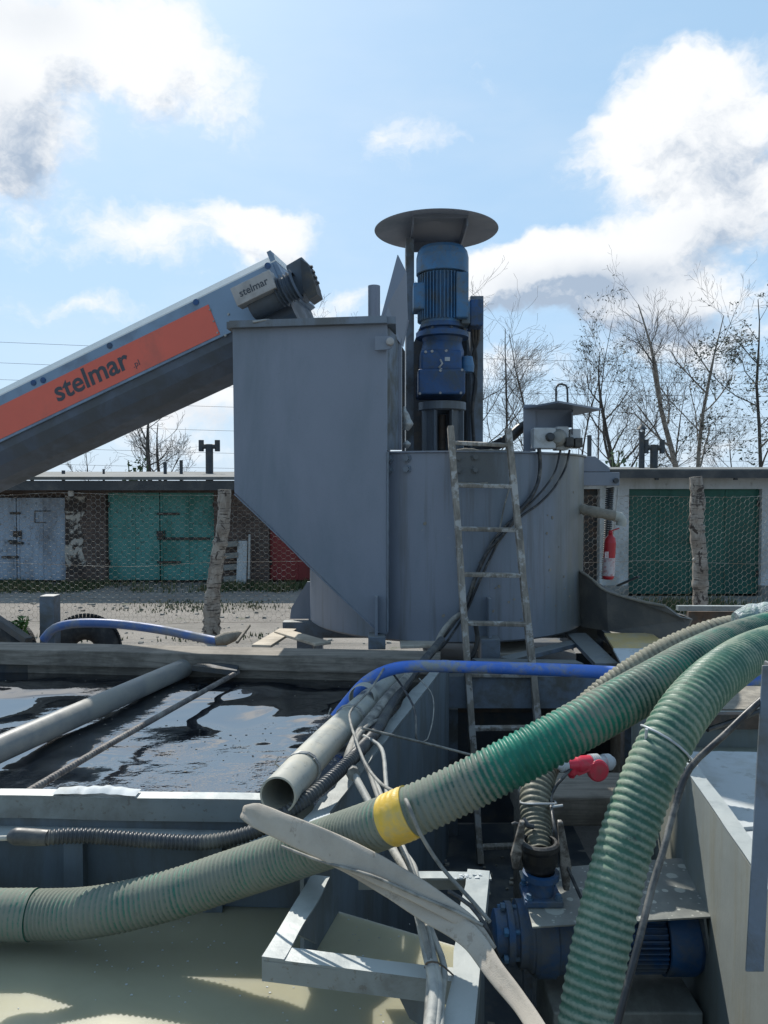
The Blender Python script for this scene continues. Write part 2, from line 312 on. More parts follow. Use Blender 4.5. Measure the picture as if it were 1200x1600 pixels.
def brickmat(name, c1, c2, mo, sx):
    m = bpy.data.materials.new(name); m.use_nodes = True; t = m.node_tree; b = t.nodes['Principled BSDF']
    tcn = t.nodes.new('ShaderNodeTexCoord'); mp = t.nodes.new('ShaderNodeMapping'); mp.inputs['Rotation'].default_value = (math.pi / 2, 0, 0)
    t.links.new(tcn.outputs['Object'], mp.inputs[0]); br = t.nodes.new('ShaderNodeTexBrick'); t.links.new(mp.outputs[0], br.inputs['Vector'])
    br.inputs['Color1'].default_value = c4(c1); br.inputs['Color2'].default_value = c4(c2); br.inputs['Mortar'].default_value = c4(mo)
    br.inputs['Scale'].default_value = sx; br.inputs['Mortar Size'].default_value = .025; br.inputs['Brick Width'].default_value = .9; br.inputs['Row Height'].default_value = .3
    n = noi(t, tcn.outputs['Object'], 2.5, 8, .65).outputs[0]
    c = mixc(t, mapr(t, n, .45, .6, 0, .6), br.outputs[0], c4([x * .6 for x in c1])); t.links.new(c, b.inputs['Base Color']); b.inputs['Roughness'].default_value = .9
    return m
M['brick'] = brickmat('dark_brick', (.085, .06, .05), (.12, .085, .07), (.13, .12, .11), 3.6)
def woodmat(name, c1, c2, axis=0, sc_=1.0, paint=None):
    m = bpy.data.materials.new(name); m.use_nodes = True; t = m.node_tree; b = t.nodes['Principled BSDF']
    tcn = t.nodes.new('ShaderNodeTexCoord'); s = [40 * sc_] * 3; s[axis] = 1.6 * sc_
    v = vmth(t, 'MULTIPLY', tcn.outputs['Object'], tuple(s)); n = noi(t, v, 1, 8, .65, .8).outputs[0]
    n2 = noi(t, tcn.outputs['Object'], 3, 8, .7).outputs[0]
    c = mixc(t, mapr(t, n, .3, .7, 0, 1), c4(c1), c4(c2)); c = mixc(t, mapr(t, n2, .45, .65, 0, .55), c, c4([x * .45 for x in c1]))
    if paint: c = mixc(t, mapr(t, noi(t, tcn.outputs['Object'], 9, 8, .7).outputs[0], .5, .58, 0, .8), c, c4(paint))
    t.links.new(c, b.inputs['Base Color']); b.inputs['Roughness'].default_value = .8
    bn = t.nodes.new('ShaderNodeBump'); bn.inputs['Strength'].default_value = .5; bn.inputs['Distance'].default_value = .004; t.links.new(n, bn.inputs['Height']); t.links.new(bn.outputs[0], b.inputs['Normal'])
    return m
M['wood'] = woodmat('weathered_timber', (.15, .13, .105), (.30, .265, .22), 0)
M['ladder'] = woodmat('ladder_wood', (.17, .15, .125), (.32, .285, .24), 2, 1, (.45, .44, .42))
M['board'] = woodmat('pale_board', (.42, .36, .28), (.60, .53, .43), 0)
def birch(name):
    m = bpy.data.materials.new(name); m.use_nodes = True; t = m.node_tree; b = t.nodes['Principled BSDF']
    tcn = t.nodes.new('ShaderNodeTexCoord'); ob = tcn.outputs['Object']
    a = noi(t, vmth(t, 'MULTIPLY', ob, (6, 6, 60)), 1, 5, .6).outputs[0]; bb = noi(t, vmth(t, 'MULTIPLY', ob, (9, 9, 5)), 1, 8, .7, .6).outputs[0]
    c = mixc(t, mapr(t, bb, .35, .65, 0, 1), (.34, .31, .27, 1), (.19, .16, .13, 1)); c = mixc(t, mapr(t, a, .56, .62, 0, 1), c, (.05, .042, .038, 1))
    c = mixc(t, mapr(t, noi(t, vmth(t, 'MULTIPLY', ob, (7, 7, 4)), 1, 4, .7, 1).outputs[0], .56, .6, 0, 1), c, (.045, .035, .03, 1))
    t.links.new(c, b.inputs['Base Color']); b.inputs['Roughness'].default_value = .75
    bn = t.nodes.new('ShaderNodeBump'); bn.inputs['Strength'].default_value = .6; bn.inputs['Distance'].default_value = .01; t.links.new(bb, bn.inputs['Height']); t.links.new(bn.outputs[0], b.inputs['Normal'])
    return m
M['birch'] = birch('birch_bark')
def hosemat(name, clean, dust, deep):
    m = bpy.data.materials.new(name); m.use_nodes = True; t = m.node_tree; b = t.nodes['Principled BSDF']
    tcn = t.nodes.new('ShaderNodeTexCoord'); ob = tcn.outputs['Object']; at = t.nodes.new('ShaderNodeAttribute'); at.attribute_name = 'wear'
    n = noi(t, ob, 9, 10, .7, .3).outputs[0]; f = noi(t, ob, 130, 4, .7).outputs[0]
    fac = mapr(t, mth(t, 'ADD', mth(t, 'ADD', mth(t, 'MULTIPLY', mth(t, 'SUBTRACT', n, .5), 1.6), at.outputs['Fac']), mth(t, 'MULTIPLY', mth(t, 'SUBTRACT', f, .5), .9)), .2, .8, 0, 1)
    c = mixc(t, mapr(t, noi(t, ob, 5, 4, .6).outputs[0], .35, .65, 0, 1), c4(clean), c4(deep)); c = mixc(t, fac, c, c4(dust))
    c = mixc(t, mapr(t, noi(t, ob, 22, 7, .8).outputs[0], .62, .70, 0, .7), c, (.045, .045, .038, 1))
    t.links.new(c, b.inputs['Base Color']); t.links.new(mapr(t, fac, 0, 1, .45, .9), b.inputs['Roughness']); b.inputs['Specular IOR Level'].default_value = .3
    bn = t.nodes.new('ShaderNodeBump'); bn.inputs['Strength'].default_value = .25; bn.inputs['Distance'].default_value = .003; t.links.new(f, bn.inputs['Height']); t.links.new(bn.outputs[0], b.inputs['Normal'])
    return m
M['hoseA'] = hosemat('green_hose_dusty', (.012, .19, .125), (.205, .22, .18), (.012, .07, .055))
M['hoseB'] = hosemat('green_hose', (.06, .145, .095), (.25, .295, .225), (.025, .095, .07))
M['hoseC'] = hosemat('brown_hose', (.12, .12, .09), (.27, .26, .20), (.08, .08, .06))
def groundmat():
    m = bpy.data.materials.new('dirt_ground'); m.use_nodes = True; t = m.node_tree; b = t.nodes['Principled BSDF']
    ob = t.nodes.new('ShaderNodeTexCoord').outputs['Object']
    a = noi(t, ob, .5, 10, .65).outputs[0]; f = noi(t, ob, 14, 8, .75).outputs[0]; g = noi(t, vmth(t, 'MULTIPLY', ob, (.25, 1.4, 1)), 1.1, 8, .65).outputs[0]
    c = mixc(t, mapr(t, a, .35, .65, 0, 1), (.29, .265, .235, 1), (.22, .20, .18, 1)); c = mixc(t, mapr(t, g, .5, .6, 0, .8), c, (.20, .185, .165, 1))
    c = mixc(t, mapr(t, f, .5, .72, 0, .7), c, (.13, .12, .105, 1)); c = mixc(t, mapr(t, noi(t, ob, 1.0, 9, .7).outputs[0], .59, .66, 0, .7), c, (.09, .11, .05, 1))
    t.links.new(c, b.inputs['Base Color']); b.inputs['Roughness'].default_value = .95; b.inputs['Specular IOR Level'].default_value = .2
    bn = t.nodes.new('ShaderNodeBump'); bn.inputs['Strength'].default_value = .8; bn.inputs['Distance'].default_value = .03; t.links.new(mth(t, 'ADD', f, g), bn.inputs['Height']); t.links.new(bn.outputs[0], b.inputs['Normal'])
    return m
M['ground'] = groundmat()
def watermat(name, c, rough, bstr, bsc, dist, spec=.5, aniso=(1, 1, 1), var=0):
    m = bpy.data.materials.new(name); m.use_nodes = True; t = m.node_tree; b = t.nodes['Principled BSDF']
    ob = t.nodes.new('ShaderNodeTexCoord').outputs['Object']; v = vmth(t, 'MULTIPLY', ob, aniso)
    n = noi(t, v, bsc, 3, .48, .3).outputs[0]; n2 = mth(t, 'MULTIPLY', noi(t, v, bsc * 7, 4, .55).outputs[0], mapr(t, noi(t, ob, 1.3, 2, .5).outputs[0], .45, .6, .1, 1))
    amp = mapr(t, noi(t, ob, .8, 2, .5).outputs[0], .4, .62, .12, 1)
    h = mth(t, 'MULTIPLY', mth(t, 'ADD', n, mth(t, 'MULTIPLY', n2, .15)), amp)
    bn = t.nodes.new('ShaderNodeBump'); bn.inputs['Strength'].default_value = bstr; bn.inputs['Distance'].default_value = dist
    t.links.new(h, bn.inputs['Height']); t.links.new(bn.outputs[0], b.inputs['Normal'])
    if var: t.links.new(mixc(t, mapr(t, noi(t, ob, 2.2, 7, .6, .8).outputs[0], .35, .7, 0, 1), c4(c), c4([x * (1 - var) for x in c])), b.inputs['Base Color'])
    else: b.inputs['Base Color'].default_value = c4(c)
    b.inputs['Roughness'].default_value = rough; b.inputs['IOR'].default_value = 2.4 if rough < .1 else 1.33; b.inputs['Specular IOR Level'].default_value = spec
    return m
M['water'] = watermat('clear_water', (.006, .009, .014), .01, .6, 1.55, .115, 1.0, (.8, .9, 1))
M['slurry'] = watermat('muddy_water', (.38, .36, .25), .2, .3, 2, .02, .5, var=.12)
bs_ = M['slurry'].node_tree.nodes['Principled BSDF']; bs_.inputs['Subsurface Weight'].default_value = .7; bs_.inputs['Subsurface Scale'].default_value = .14; bs_.inputs['Subsurface Radius'].default_value = (1, .9, .7)
M['paleslurry'] = watermat('pale_slurry', (.33, .35, .29), .2, .2, 2, .02, .5, var=.1)
def text(s, name, origin, ex, ey, size, depth, m, parent, offs=0.0, width=None):
    """mesh lettering lying on the plane ex/ey"""
    cu = bpy.data.curves.new('t', 'FONT'); cu.body = s; cu.size = size; cu.extrude = depth; cu.offset = offs; cu.resolution_u = 4
    tmp = bpy.data.objects.new('t', cu); col.objects.link(tmp); dg = bpy.context.evaluated_depsgraph_get(); me = bpy.data.meshes.new_from_object(tmp.evaluated_get(dg))
    bpy.data.objects.remove(tmp)
    ex = V(ex).normalized(); ey = V(ey).normalized(); ez = ex.cross(ey); x1 = max(v.co.x for v in me.vertices); k = width / x1 if width else 1
    vs = [V(origin) + ex * v.co.x * k + ey * v.co.y * k + ez * v.co.z for v in me.vertices]
    mb = MB(); mb.add(vs, [tuple(p.vertices) for p in me.polygons]); return mb.build(name, m, parent)
rnd = random.Random(4)
M['tankfloor'] = mat('pit_floor', (.045, .055, .065), .6, .1, .25, 2.5, (.13, .125, .11), .42, 3, 1, .3, 20)
M['spat'] = mat('spattered_plate', (.17, .18, .17), .45, .1, .12, 5, (.26, .265, .24), .42, 5, 1, .1, 40)
def splats(m):
    t = m.node_tree; b = t.nodes['Principled BSDF']; src = b.inputs['Base Color'].links[0].from_socket; ob = t.nodes.new('ShaderNodeTexCoord').outputs['Object']
    for sc_, th in ((13, .36), (30, .3), (60, .26)):
        vo = t.nodes.new('ShaderNodeTexVoronoi'); vo.inputs['Scale'].default_value = sc_; t.links.new(vmth(t, 'ADD', ob, vmth(t, 'MULTIPLY', noi(t, ob, 40, 3).outputs['Color'], (.012, .012, .012))), vo.inputs['Vector'])
        sep = t.nodes.new('ShaderNodeSeparateColor'); t.links.new(vo.outputs['Color'], sep.inputs[0])
        r_ = mth(t, 'MULTIPLY', mth(t, 'SUBTRACT', sep.outputs[0], .45), th * 2.2)
        src = mixc(t, mapr(t, mth(t, 'SUBTRACT', r_, vo.outputs['Distance']), -.03, .03, 0, .85), src, (.46, .47, .42, 1))
    t.links.new(src, b.inputs['Base Color'])
splats(M['spat'])
M['galv2'] = mat('worn_lever', (.30, .29, .27), .5, .3, .2, 20, (.08, .07, .06), .5, 25, 1, .2)
M['hosec'] = mat('hose_cuff', (.34, .36, .33), .6, 0, .15, 8, (.2, .2, .17), .45, 8, 1, .2)
M['wrap'] = mat('clear_wrap', (.34, .38, .39), .3, .1, .2, 30, (.15, .25, .22), .5, 25, 1, .8, 60)
# ================================================================= GROUND
g = MB(); quadgrid(g, [(-400, -60, 0), (400, -60, 0), (400, 700, 0), (-400, 700, 0)], 2, 2)
struct(g.build('ground', M['ground']))
# ================================================================= GARAGES
YL = 17.5
def X(px, Y): return P(px, 765, Y).x
def Zy(py, Y): return P(600, py, Y).z
def door_leaves(parent, m, x0, x1, z0, z1, Y, split, name='door', bars=(), t=.05):
    xs = [x0, split, x1] if split else [x0, x1]; out = []
    for i in range(len(xs) - 1):
        d = MB(); a, b = xs[i] + .012, xs[i + 1] - .012
        box(d, (a, Y, z0), (b, Y + t, z1))
        for e in (a, (a + b) / 2 - .02, b - .05): box(d, (e, Y - .012, z0 + .01), (e + .05, Y - .002, z1 - .01))   # welded frame strips
        box(d, (a + .06, Y - .010, (z0 + z1) / 2 - .02), (b - .06, Y - .003, (z0 + z1) / 2 + .02))
        out.append(d.build(name, m, parent))
    if split:
        k = MB(); box(k, (split - .07, Y - .045, z0 + 1.0), (split + .07, Y - .014, z0 + 1.13)); k.build('lock', M['hinge'], out[1]); k = MB(); box(k, (split + .10, Y - .05, z0 + .95), (split + .12, Y - .014, z0 + 1.15)); k.build('handle', M['hinge'], out[1])
        for e_, o_ in ((x0 + .01, out[0]), (x1 - .05, out[1])):
            for hz in (.35, z1 - z0 - .35): k = MB(); box(k, (e_, Y - .035, z0 + hz), (e_ + .04, Y - .014, z0 + hz + .12)); k.build('hinge', M['hinge'], o_)
    for (di, bx0, bx1, bz) in bars:
        h = MB(); box(h, (bx0, Y - .05, bz - .025), (bx1, Y - .014, bz + .025)); h.build('hinge', M['hinge'], out[di])
    return out
gar = thing('garage_row', 'long low brick garage block with grey, teal and red steel doors beyond the netting', 'garages', (X(200, YL), YL, 0))
zt = Zy(758, YL)
xL, xR = X(-420, YL), X(640, YL)
dl = [(X(-330, YL), X(-170, YL)), (X(-62, YL), X(101, YL)), (X(165, YL), X(334, YL)), (X(420, YL), X(590, YL))]
wl = MB(); pos = xL
for (a, b) in dl: box(wl, (pos, YL, -.02), (a, YL + .25, zt)); box(wl, (a, YL, Zy(770, YL)), (b, YL + .25, zt)); pos = b
box(wl, (pos, YL, -.02), (xR, YL + .25, zt)); box(wl, (xL, YL + .25, -.02), (xR, YL + .3, zt)); box(wl, (xL, YL + .3, -.02), (xL + .25, YL + 6, zt)); box(wl, (xR - .25, YL + .3, -.02), (xR, YL + 6, zt))
wl.build('wall', M['brick'], gar)
r = MB(); prism(r, [(xL - .3, YL - .75, Zy(750, 16.75)), (xL - .3, YL - .75, Zy(750, 16.75) + .07), (xL - .3, YL + 6.2, zt + .45), (xL - .3, YL + 6.2, zt + .3)], (xR - xL + .6, 0, 0)); ro = r.build('roof', M['roof'], gar)
r = MB(); prism(r, [(xL - .28, YL - .72, Zy(766, 16.8)), (xL - .28, YL - .72, Zy(751, 16.8)), (xL - .28, YL + .0, zt + .1), (xL - .28, YL, zt - .03)], (xR - xL + .56, 0, 0)); r.build('roof_edge', M['fascia'], gar)
z0 = .06
door_leaves(gar, M['pdoor'], dl[1][0], dl[1][1], z0, Zy(778, YL), YL + .13, X(21, YL), bars=[(1, X(12, YL), X(28, YL), Zy(802, YL)), (0, X(8, YL), X(22, YL), Zy(846, YL)), (1, X(11, YL), X(32, YL), Zy(849, YL)), (0, X(-2, YL), X(24, YL), Zy(871, YL))])
door_leaves(gar, M['gdoor'], dl[2][0], dl[2][1], z0, Zy(769, YL), YL + .13, X(247, YL), bars=[(1, X(243, YL), X(278, YL), Zy(803, YL)), (1, X(243, YL), X(326, YL), Zy(842, YL)), (1, X(243, YL), X(280, YL), Zy(879, YL))])
door_leaves(gar, M['rdoor'], dl[3][0], dl[3][1], z0, Zy(769, YL), YL + .13, X(505, YL))
door_leaves(gar, M['gdoor'], dl[0][0], dl[0][1], z0, Zy(769, YL), YL + .06, (dl[0][0] + dl[0][1]) / 2)
fr = MB()
x0, x1, za, zb = X(50, YL), X(75, YL), Zy(817, YL), Zy(798, YL)
for q in ((x0, zb - .02, x1, zb), (x0, za, x1 - .1, za + .012), (x0, za, x0 + .015, zb)): box(fr, (q[0], YL + .10, q[1]), (q[2], YL + .116, q[3]))
fr.build('hatch', M['hinge'], gar)
pl = MB(); ys = [776, 800, 815, 840, 860, 880, 896]; lft = [103, 103, 104, 105, 103, 103, 103]; rgt = [136, 133, 124, 131, 128, 135, 127]
ring = [P(a + rnd.uniform(-2, 2) * (i > 0), y, YL) for i, (a, y) in enumerate(zip(lft, ys))] + [P(a, y, YL) for a, y in zip(rgt[::-1], ys[::-1])]
prism(pl, [q - V((0, .012, 0)) for q in ring], (0, .03, 0)); pl.build('plaster_patch', M['plaster'], gar)
lm = MB(); lathe(lm, P(111, 776, YL - .18), (0, 0, 1), [(0, 0), (.05, .01), (.065, .06), (.06, .13), (.03, .15), (0, .15)], 14); box(lm, (X(111, YL) - .02, YL - .14, Zy(771, YL)), (X(111, YL) + .02, YL, Zy(769, YL))); lm.build('wall_lamp', M['lamp'], gar)
def pipe_at(parent, px, pyt, Y, dia, zb, cap=False, name='chimney'):
    c = MB(); p = P(px, pyt, Y); lathe(c, (p.x, Y, zb), (0, 0, 1), [(dia / 2, 0), (dia / 2, p.z - zb), (dia / 2 * .7, p.z - zb), (0, p.z - zb - .02)], 12)
    if cap: lathe(c, (p.x, Y, p.z + .06), (0, 0, 1), [(dia * .9, 0), (dia * .5, .06), (0, .12)], 12); [box(c, (p.x + k * dia * .45 - .012, Y - .01, p.z - .02), (p.x + k * dia * .45 + .012, Y + .01, p.z + .07)) for k in (-1, 1)]
    return c.build(name, M['darksteel'], parent)
for px, py in ((50, 733), (162, 733), (258, 722), (283, 719), (99, 735)): pipe_at(gar, px, py, 20, .09 if px != 162 else .06, zt + .05)
def tvent(parent, px, py0, Y, wpx, zb):
    c = MB(); p = P(px, py0, Y); k = Y / F; s = wpx * k
    lathe(c, (p.x, Y, zb), (0, 0, 1), [(s * .2, 0), (s * .2, p.z - zb - .07)], 12)
    tube(c, [(p.x - s * .5, Y, p.z - .13), (p.x + s * .5, Y, p.z - .13)], s * .13, 10)
    for e in (-1, 1):
        lathe(c, (p.x + e * s * .42, Y, p.z - .26), (0, 0, 1), [(s * .14, 0), (s * .14, .3), (s * .1, .3), (0, .28)], 12)
    return c.build('vent', M['darksteel'], parent)
tvent(gar, 327, 690, 20.5, 30, zt)
YR = 15.1
g2 = thing('garage', 'white plastered garage with wide dark green door right of the grey vessel', 'garage', (X(1080, YR), YR, 0))
zt2 = Zy(744, YR); zd = Zy(764, YR)
spans = [(X(906, YR), X(938, YR)), (X(983, YR), X(1191, YR)), (X(1262, YR), X(1470, YR)), (X(1540, YR), X(1750, YR))]
wl = MB(); xa = X(800, YR); xb = X(1800, YR); pos = xa
for (a, b) in spans: box(wl, (pos, YR, .25), (a, YR + .25, zt2)); box(wl, (a, YR, zd), (b, YR + .25, zt2)); pos = b
box(wl, (pos, YR, .25), (xb, YR + .25, zt2)); box(wl, (xa, YR + 5.5, 0), (xb, YR + 5.7, zt2)); box(wl, (xa, YR + .26, 0), (xa + .2, YR + 5.4, zt2)); box(wl, (xb - .2, YR + .26, 0), (xb, YR + 5.4, zt2))
wl.build('wall', M['whitewall'], g2)
pos = xa
for (a, b) in spans + [(xb, xb)]: pb = MB(); box(pb, (pos, YR - .03, -.02), (a, YR + .24, .246)); pb.build('plinth', M['concrete'], g2); pos = b
pb = MB(); box(pb, (X(938, YR), YR - 1.3, -.02), (X(1215, YR), YR - .04, .05)); pb.build('apron', M['concrete'], g2)
d = MB(); box(d, (spans[0][0], YR + .2, 0), (spans[0][1], YR + .24, zd)); d.build('door', M['hinge'], g2)
door_leaves(g2, M['ddoor'], spans[1][0], spans[1][1], .07, zd, YR + .12, X(1087, YR))
door_leaves(g2, M['ddoor'], spans[2][0], spans[2][1], .07, zd, YR + .05, X(1365, YR))
door_leaves(g2, M['ddoor'], spans[3][0], spans[3][1], .07, zd, YR + .05, X(1640, YR))
r = MB(); prism(r, [(xa - .2, YR - .45, Zy(745, YR - .45)), (xa - .2, YR - .45, Zy(733, YR - .45)), (xa - .2, YR + 5.9, zt2 + .35), (xa - .2, YR + 5.9, zt2 + .15)], (xb - xa + .4, 0, 0)); r.build('roof', M['roof'], g2)
r = MB(); box(r, (xa - .22, YR - .50, Zy(747, YR - .5)), (xb + .2, YR - .46, Zy(735, YR - .5)))
for k in range(16): box(r, (xa + .4 + k * .75, YR - .48, Zy(750, YR - .5)), (xa + .46 + k * .75, YR - .42, Zy(747, YR - .5)))
r.build('roof_edge', M['fascia'], g2)
pipe_at(g2, 1003, 675, 17, .13, zt2 + .1, True); pipe_at(g2, 921, 680, 17, .10, zt2 + .05); pipe_at(g2, 1002, 690, 17.3, .05, zt2, name='chimney')
tvent(g2, 1022, 690, 17, 30, zt2)
# ================================================================= GRASS, WEEDS
def blades(mb, x, y, z, h, n, sp, rr):
    for _ in range(n):
        a = rr.uniform(0, 6.28); px = x + rr.gauss(0, sp); py = y + rr.gauss(0, sp); hh = h * rr.uniform(.5, 1.2); wv = .012; dx, dy = math.cos(a), math.sin(a); ln = hh * rr.uniform(.1, .6)
        mb.add([(px - dy * wv, py + dx * wv, z), (px + dy * wv, py - dx * wv, z), (px + dx * ln, py + dy * ln, z + hh)], [(0, 1, 2)])
gr = MB(); rr = random.Random(8)
for _ in range(1500):
    x = rr.uniform(-11, -.6); yy = rr.uniform(15.9, 17.4)
    if -6.3 < x < -3.7 and rr.random() < .8: continue
    if noise.noise(V((x * .9, yy, 0))) < -.05: continue
    blades(gr, x, yy, 0, .16, 7, .12, rr)
for _ in range(700):
    x = rr.uniform(3.0, 12); yy = rr.uniform(12.6, 14.4)
    if noise.noise(V((x * .8, yy, 3))) < -.15: continue
    blades(gr, x, yy, 0, .22, 8, .12, rr)
for _ in range(120):
    x = rr.gauss(-3.3, .7); yy = rr.uniform(13.4, 14.6); blades(gr, x, yy, 0, .06, 6, .12, rr)
for _ in range(110): blades(gr, rr.gauss(rr.choice([-4.5, -2.4, 3.3, 5]), .5), rr.gauss(11.0, .18), 0, .07, 7, .09, rr)
tag(gr.build('grass', M['grass']), 'rough grass and weeds along the garage fronts', 'grass', kind='stuff')
def rock(mb, p, s, rr):
    vs = []; 
    for k in range(8): vs.append(V(p) + V((((k & 1) * 2 - 1) * s * rr.uniform(.5, 1), (((k >> 1) & 1) * 2 - 1) * s * rr.uniform(.5, 1), ((k >> 2) * s * rr.uniform(.4, .9)) - s * .1)))
    mb.add(vs, [(0, 2, 3, 1), (4, 5, 7, 6), (0, 1, 5, 4), (2, 6, 7, 3), (0, 4, 6, 2), (1, 3, 7, 5)])
st = MB()
for _ in range(900): rock(st, (rr.uniform(-7, 7), rr.uniform(8, 16.8), 0), rr.choice([.015, .02, .025, .04]), rr)
tag(st.build('gravel', M['concrete']), 'loose stones scattered over the dirt yard', 'gravel', kind='stuff')
# ================================================================= NETTING FENCE
YF = 10.9
fe = thing('netting_fence', 'hexagonal wire netting fence strung on rough birch posts', 'fence', (X(720, YF), YF, 0))
nm = MB(); cw, ch = .125, .043; fx0, fx1 = X(-150, YF), X(1500, YF)
def wirep(mb, a, b, r=.0015):
    a, b = V(a), V(b); d = (b - a).normalized(); u = V((0, 1, 0)).cross(d).normalized(); v = V((0, 1, 0))
    mb.add([a + u * r, a - u * r * .5 + v * r, a - u * r * .5 - v * r, b + u * r, b - u * r * .5 + v * r, b - u * r * .5 - v * r], [(0, 1, 4, 3), (1, 2, 5, 4), (2, 0, 3, 5)])
def wob(x, z): return V((x + .03 * noise.noise(V((x * .6, z * 1.2, 9))) + .014 * noise.noise(V((x * 3, z * 3, 0))), YF + .06 * noise.noise(V((x * .8, z * 1.5, 5))), z + .06 * noise.noise(V((x * .5, 1, z * .6))) + .012 * noise.noise(V((x * 4, 7, z * 4)))))
nx = int((fx1 - fx0) / cw)
for j in range(0, 43):
    z = .26 + j * ch
    for i in range(nx):
        x = fx0 + (i + (j % 2) * .5) * cw
        if -1.3 < x < 2.6: continue         # wholly behind the grey vessel
        a = wob(x - cw * .15, z); b = wob(x + cw * .15, z); wirep(nm, a, b, .0024)          # twisted pair
        if j < 42: wirep(nm, b, wob(x + cw * .35, z + ch)); wirep(nm, a, wob(x - cw * .35, z + ch))
nm.build('netting', M['wire'], fe)
for zz in (.26, 1.10, 2.07):
    wv = MB(); tube(wv, [wob(fx0 + k * (fx1 - fx0) / 14, zz) + V((0, -.01, -.02 * (k % 2))) for k in range(15)], .0035, 4, .3); wv.build('strand', M['wire'], fe)
def post(pts, rad, m=M['birch']):
    p = MB(); tube(p, pts, rad, 16, .05, jit=.22, mi=0)
    for _ in range(5):
        k = rnd.randrange(1, len(pts)); q = V(pts[k]); e = V((rnd.choice([-1, 1]) * rad[0], -.03, rnd.uniform(-.2, 0))); lathe(p, q + e * .8, e + V((0, 0, .05)), [(.035, -.02), (.028, .015), (.02, .03), (0, .03)], 8)
    return p.build('post', m, fe)
post([P(331, 1004, YF - .03), P(331, 960, YF), P(334, 915, YF), P(341, 865, YF), P(349, 820, YF), P(351, 765, YF)], [.115, .125, .10, .10, .095, .09])
post([P(1094, 956, YF - .2), P(1094, 900, YF - .2), P(1093, 865, YF - .2), P(1088, 820, YF - .2), P(1090, 780, YF - .2), P(1087, 745, YF - .2)], [.10, .105, .10, .095, .10, .085])
post([P(-190, 960, YF), P(-185, 850, YF), P(-192, 765, YF)], [.1, .1, .09]); post([P(1560, 960, YF), P(1556, 850, YF), P(1562, 765, YF)], [.1, .1, .09])
# ================================================================= TREES
def tree(px, Y, hpx, seed, label, kind='bare', lean=0, nb=14, spread=.75, tr=.12, minfrac=.3, twk=1.0, leaves=0, curve=.0, forks=1, tm='trunk', droop=0):
    rr = random.Random(seed); x = X(px, Y); H = Zy(hpx, Y); root = thing(kind, label, 'tree', (x, Y, 0))
    tb = MB(); cb = MB(); lf = []
    def seg(mb, a, b, r0, r1, n, mi=0):
        d = (b - a).normalized(); u = d.orthogonal().normalized(); v = d.cross(u)
        vs = [a + (u * math.cos(6.283 * k / n) + v * math.sin(6.283 * k / n)) * r0 for k in range(n)] + [b + (u * math.cos(6.283 * k / n) + v * math.sin(6.283 * k / n)) * r1 for k in range(n)]
        mb.add(vs, [(k, (k + 1) % n, n + (k + 1) % n, n + k) for k in range(n)], True, mi)
    def grow(p, d, ln, r, lv):
        n = 5 if lv < 2 else 3 if lv < 4 else 2; s = ln / n; mb = tb if lv < 2 else cb; q = V(p); dd = V(d)
        for i in range(n):
            up = .10 if not droop or lv < 2 else -droop
            dd = (dd + V((rr.gauss(0, .13), rr.gauss(0, .13), rr.gauss(0, .08) + up)) + V((lean * .05, 0, 0))).normalized()
            e = q + dd * s; r1 = max(.0045, r * (1 - .6 / n)); seg(mb, q, e, r, r1, 6 if lv < 2 else 4 if lv == 2 else 3)
            if lv < 5:
                kids = (2 if lv < 3 else 1) if i or lv > 1 else 0
                for _ in range(kids):
                    if rr.random() < (.90 if lv < 3 else .70) * twk:
                        a = rr.uniform(0, 6.28); o = dd.orthogonal().normalized(); o = Matrix.Rotation(a, 3, dd) @ o
                        nd = (dd * rr.uniform(.6, 1.1) + o * rr.uniform(.45, .9)).normalized(); grow(e, nd, ln * rr.uniform(.42, .66), r1 * rr.uniform(.45, .65), lv + 1)
            if leaves and lv >= 3:
                for _ in range(leaves):
                    if rr.random() < .5: lf.append(e + V((rr.gauss(0, .08), rr.gauss(0, .08), rr.gauss(-.08, .08))))
            q = e; r = r1
    for f in range(forks):
        fx = (f - (forks - 1) / 2) * .5; p = V((x + fx * .3, Y, -.1)); n = 12; r = tr * (1 if not f else .75); d = V((lean * .06 + fx * .3, rr.uniform(-.05, .05), 1)).normalized(); Ht = H * (1 if not f else rr.uniform(.75, .95))
        for i in range(n):
            d = (d + V((rr.gauss(0, .05) + curve * (i / n - .5) * .2, rr.gauss(0, .05), .06))).normalized(); e = p + d * (Ht / n / .98); r1 = max(.012, r * (1 - .9 / n) if i < n - 3 else r * .66); seg(tb, p, e, r, r1, 8)
            if (i + 1) / n >= minfrac:
                for _ in range(max(1, int(nb * .8 / n + rr.random() * .7))):
                    a = rr.uniform(0, 6.28); t = (i + 1) / n; o = V((math.cos(a), math.sin(a) * .7, 0)); nd = (o * spread + V((0, 0, rr.uniform(.45, .9)))).normalized(); ln = H * .34 * (1.15 - t * .75) * rr.uniform(.7, 1.15)
                    grow(e, nd, ln, r1 * rr.uniform(.35, .55), 2 if t > .8 else 1)
            p = e; r = r1
    if lf:
        for c in lf:
            s = rr.uniform(.04, .08); u = V((rr.gauss(0, 1), rr.gauss(0, 1), rr.gauss(0, 1))).normalized(); v = u.orthogonal().normalized()
            cb.add([c - u * s, c + v * s * .55, c + u * s, c - v * s * .55], [(0, 1, 2, 3)], False, 1)
    tb.build('trunk', M[tm], root); cb.build('crown', [M['twig'], M['leaf']], root)
    return root
TB = 'bare trees behind the garages'
tree(252, 27, 628, 3, 'spreading dark bare tree seen under the conveyor left of the T-shaped vent', 'bare_tree', 0, 9, 1.2, .13, .35, .85, forks=2)
tree(140, 34, 690, 5, 'thin faint sapling behind the left garage roof under the conveyor', 'bare_tree', 0, 8, .6, .04, .3, .7)
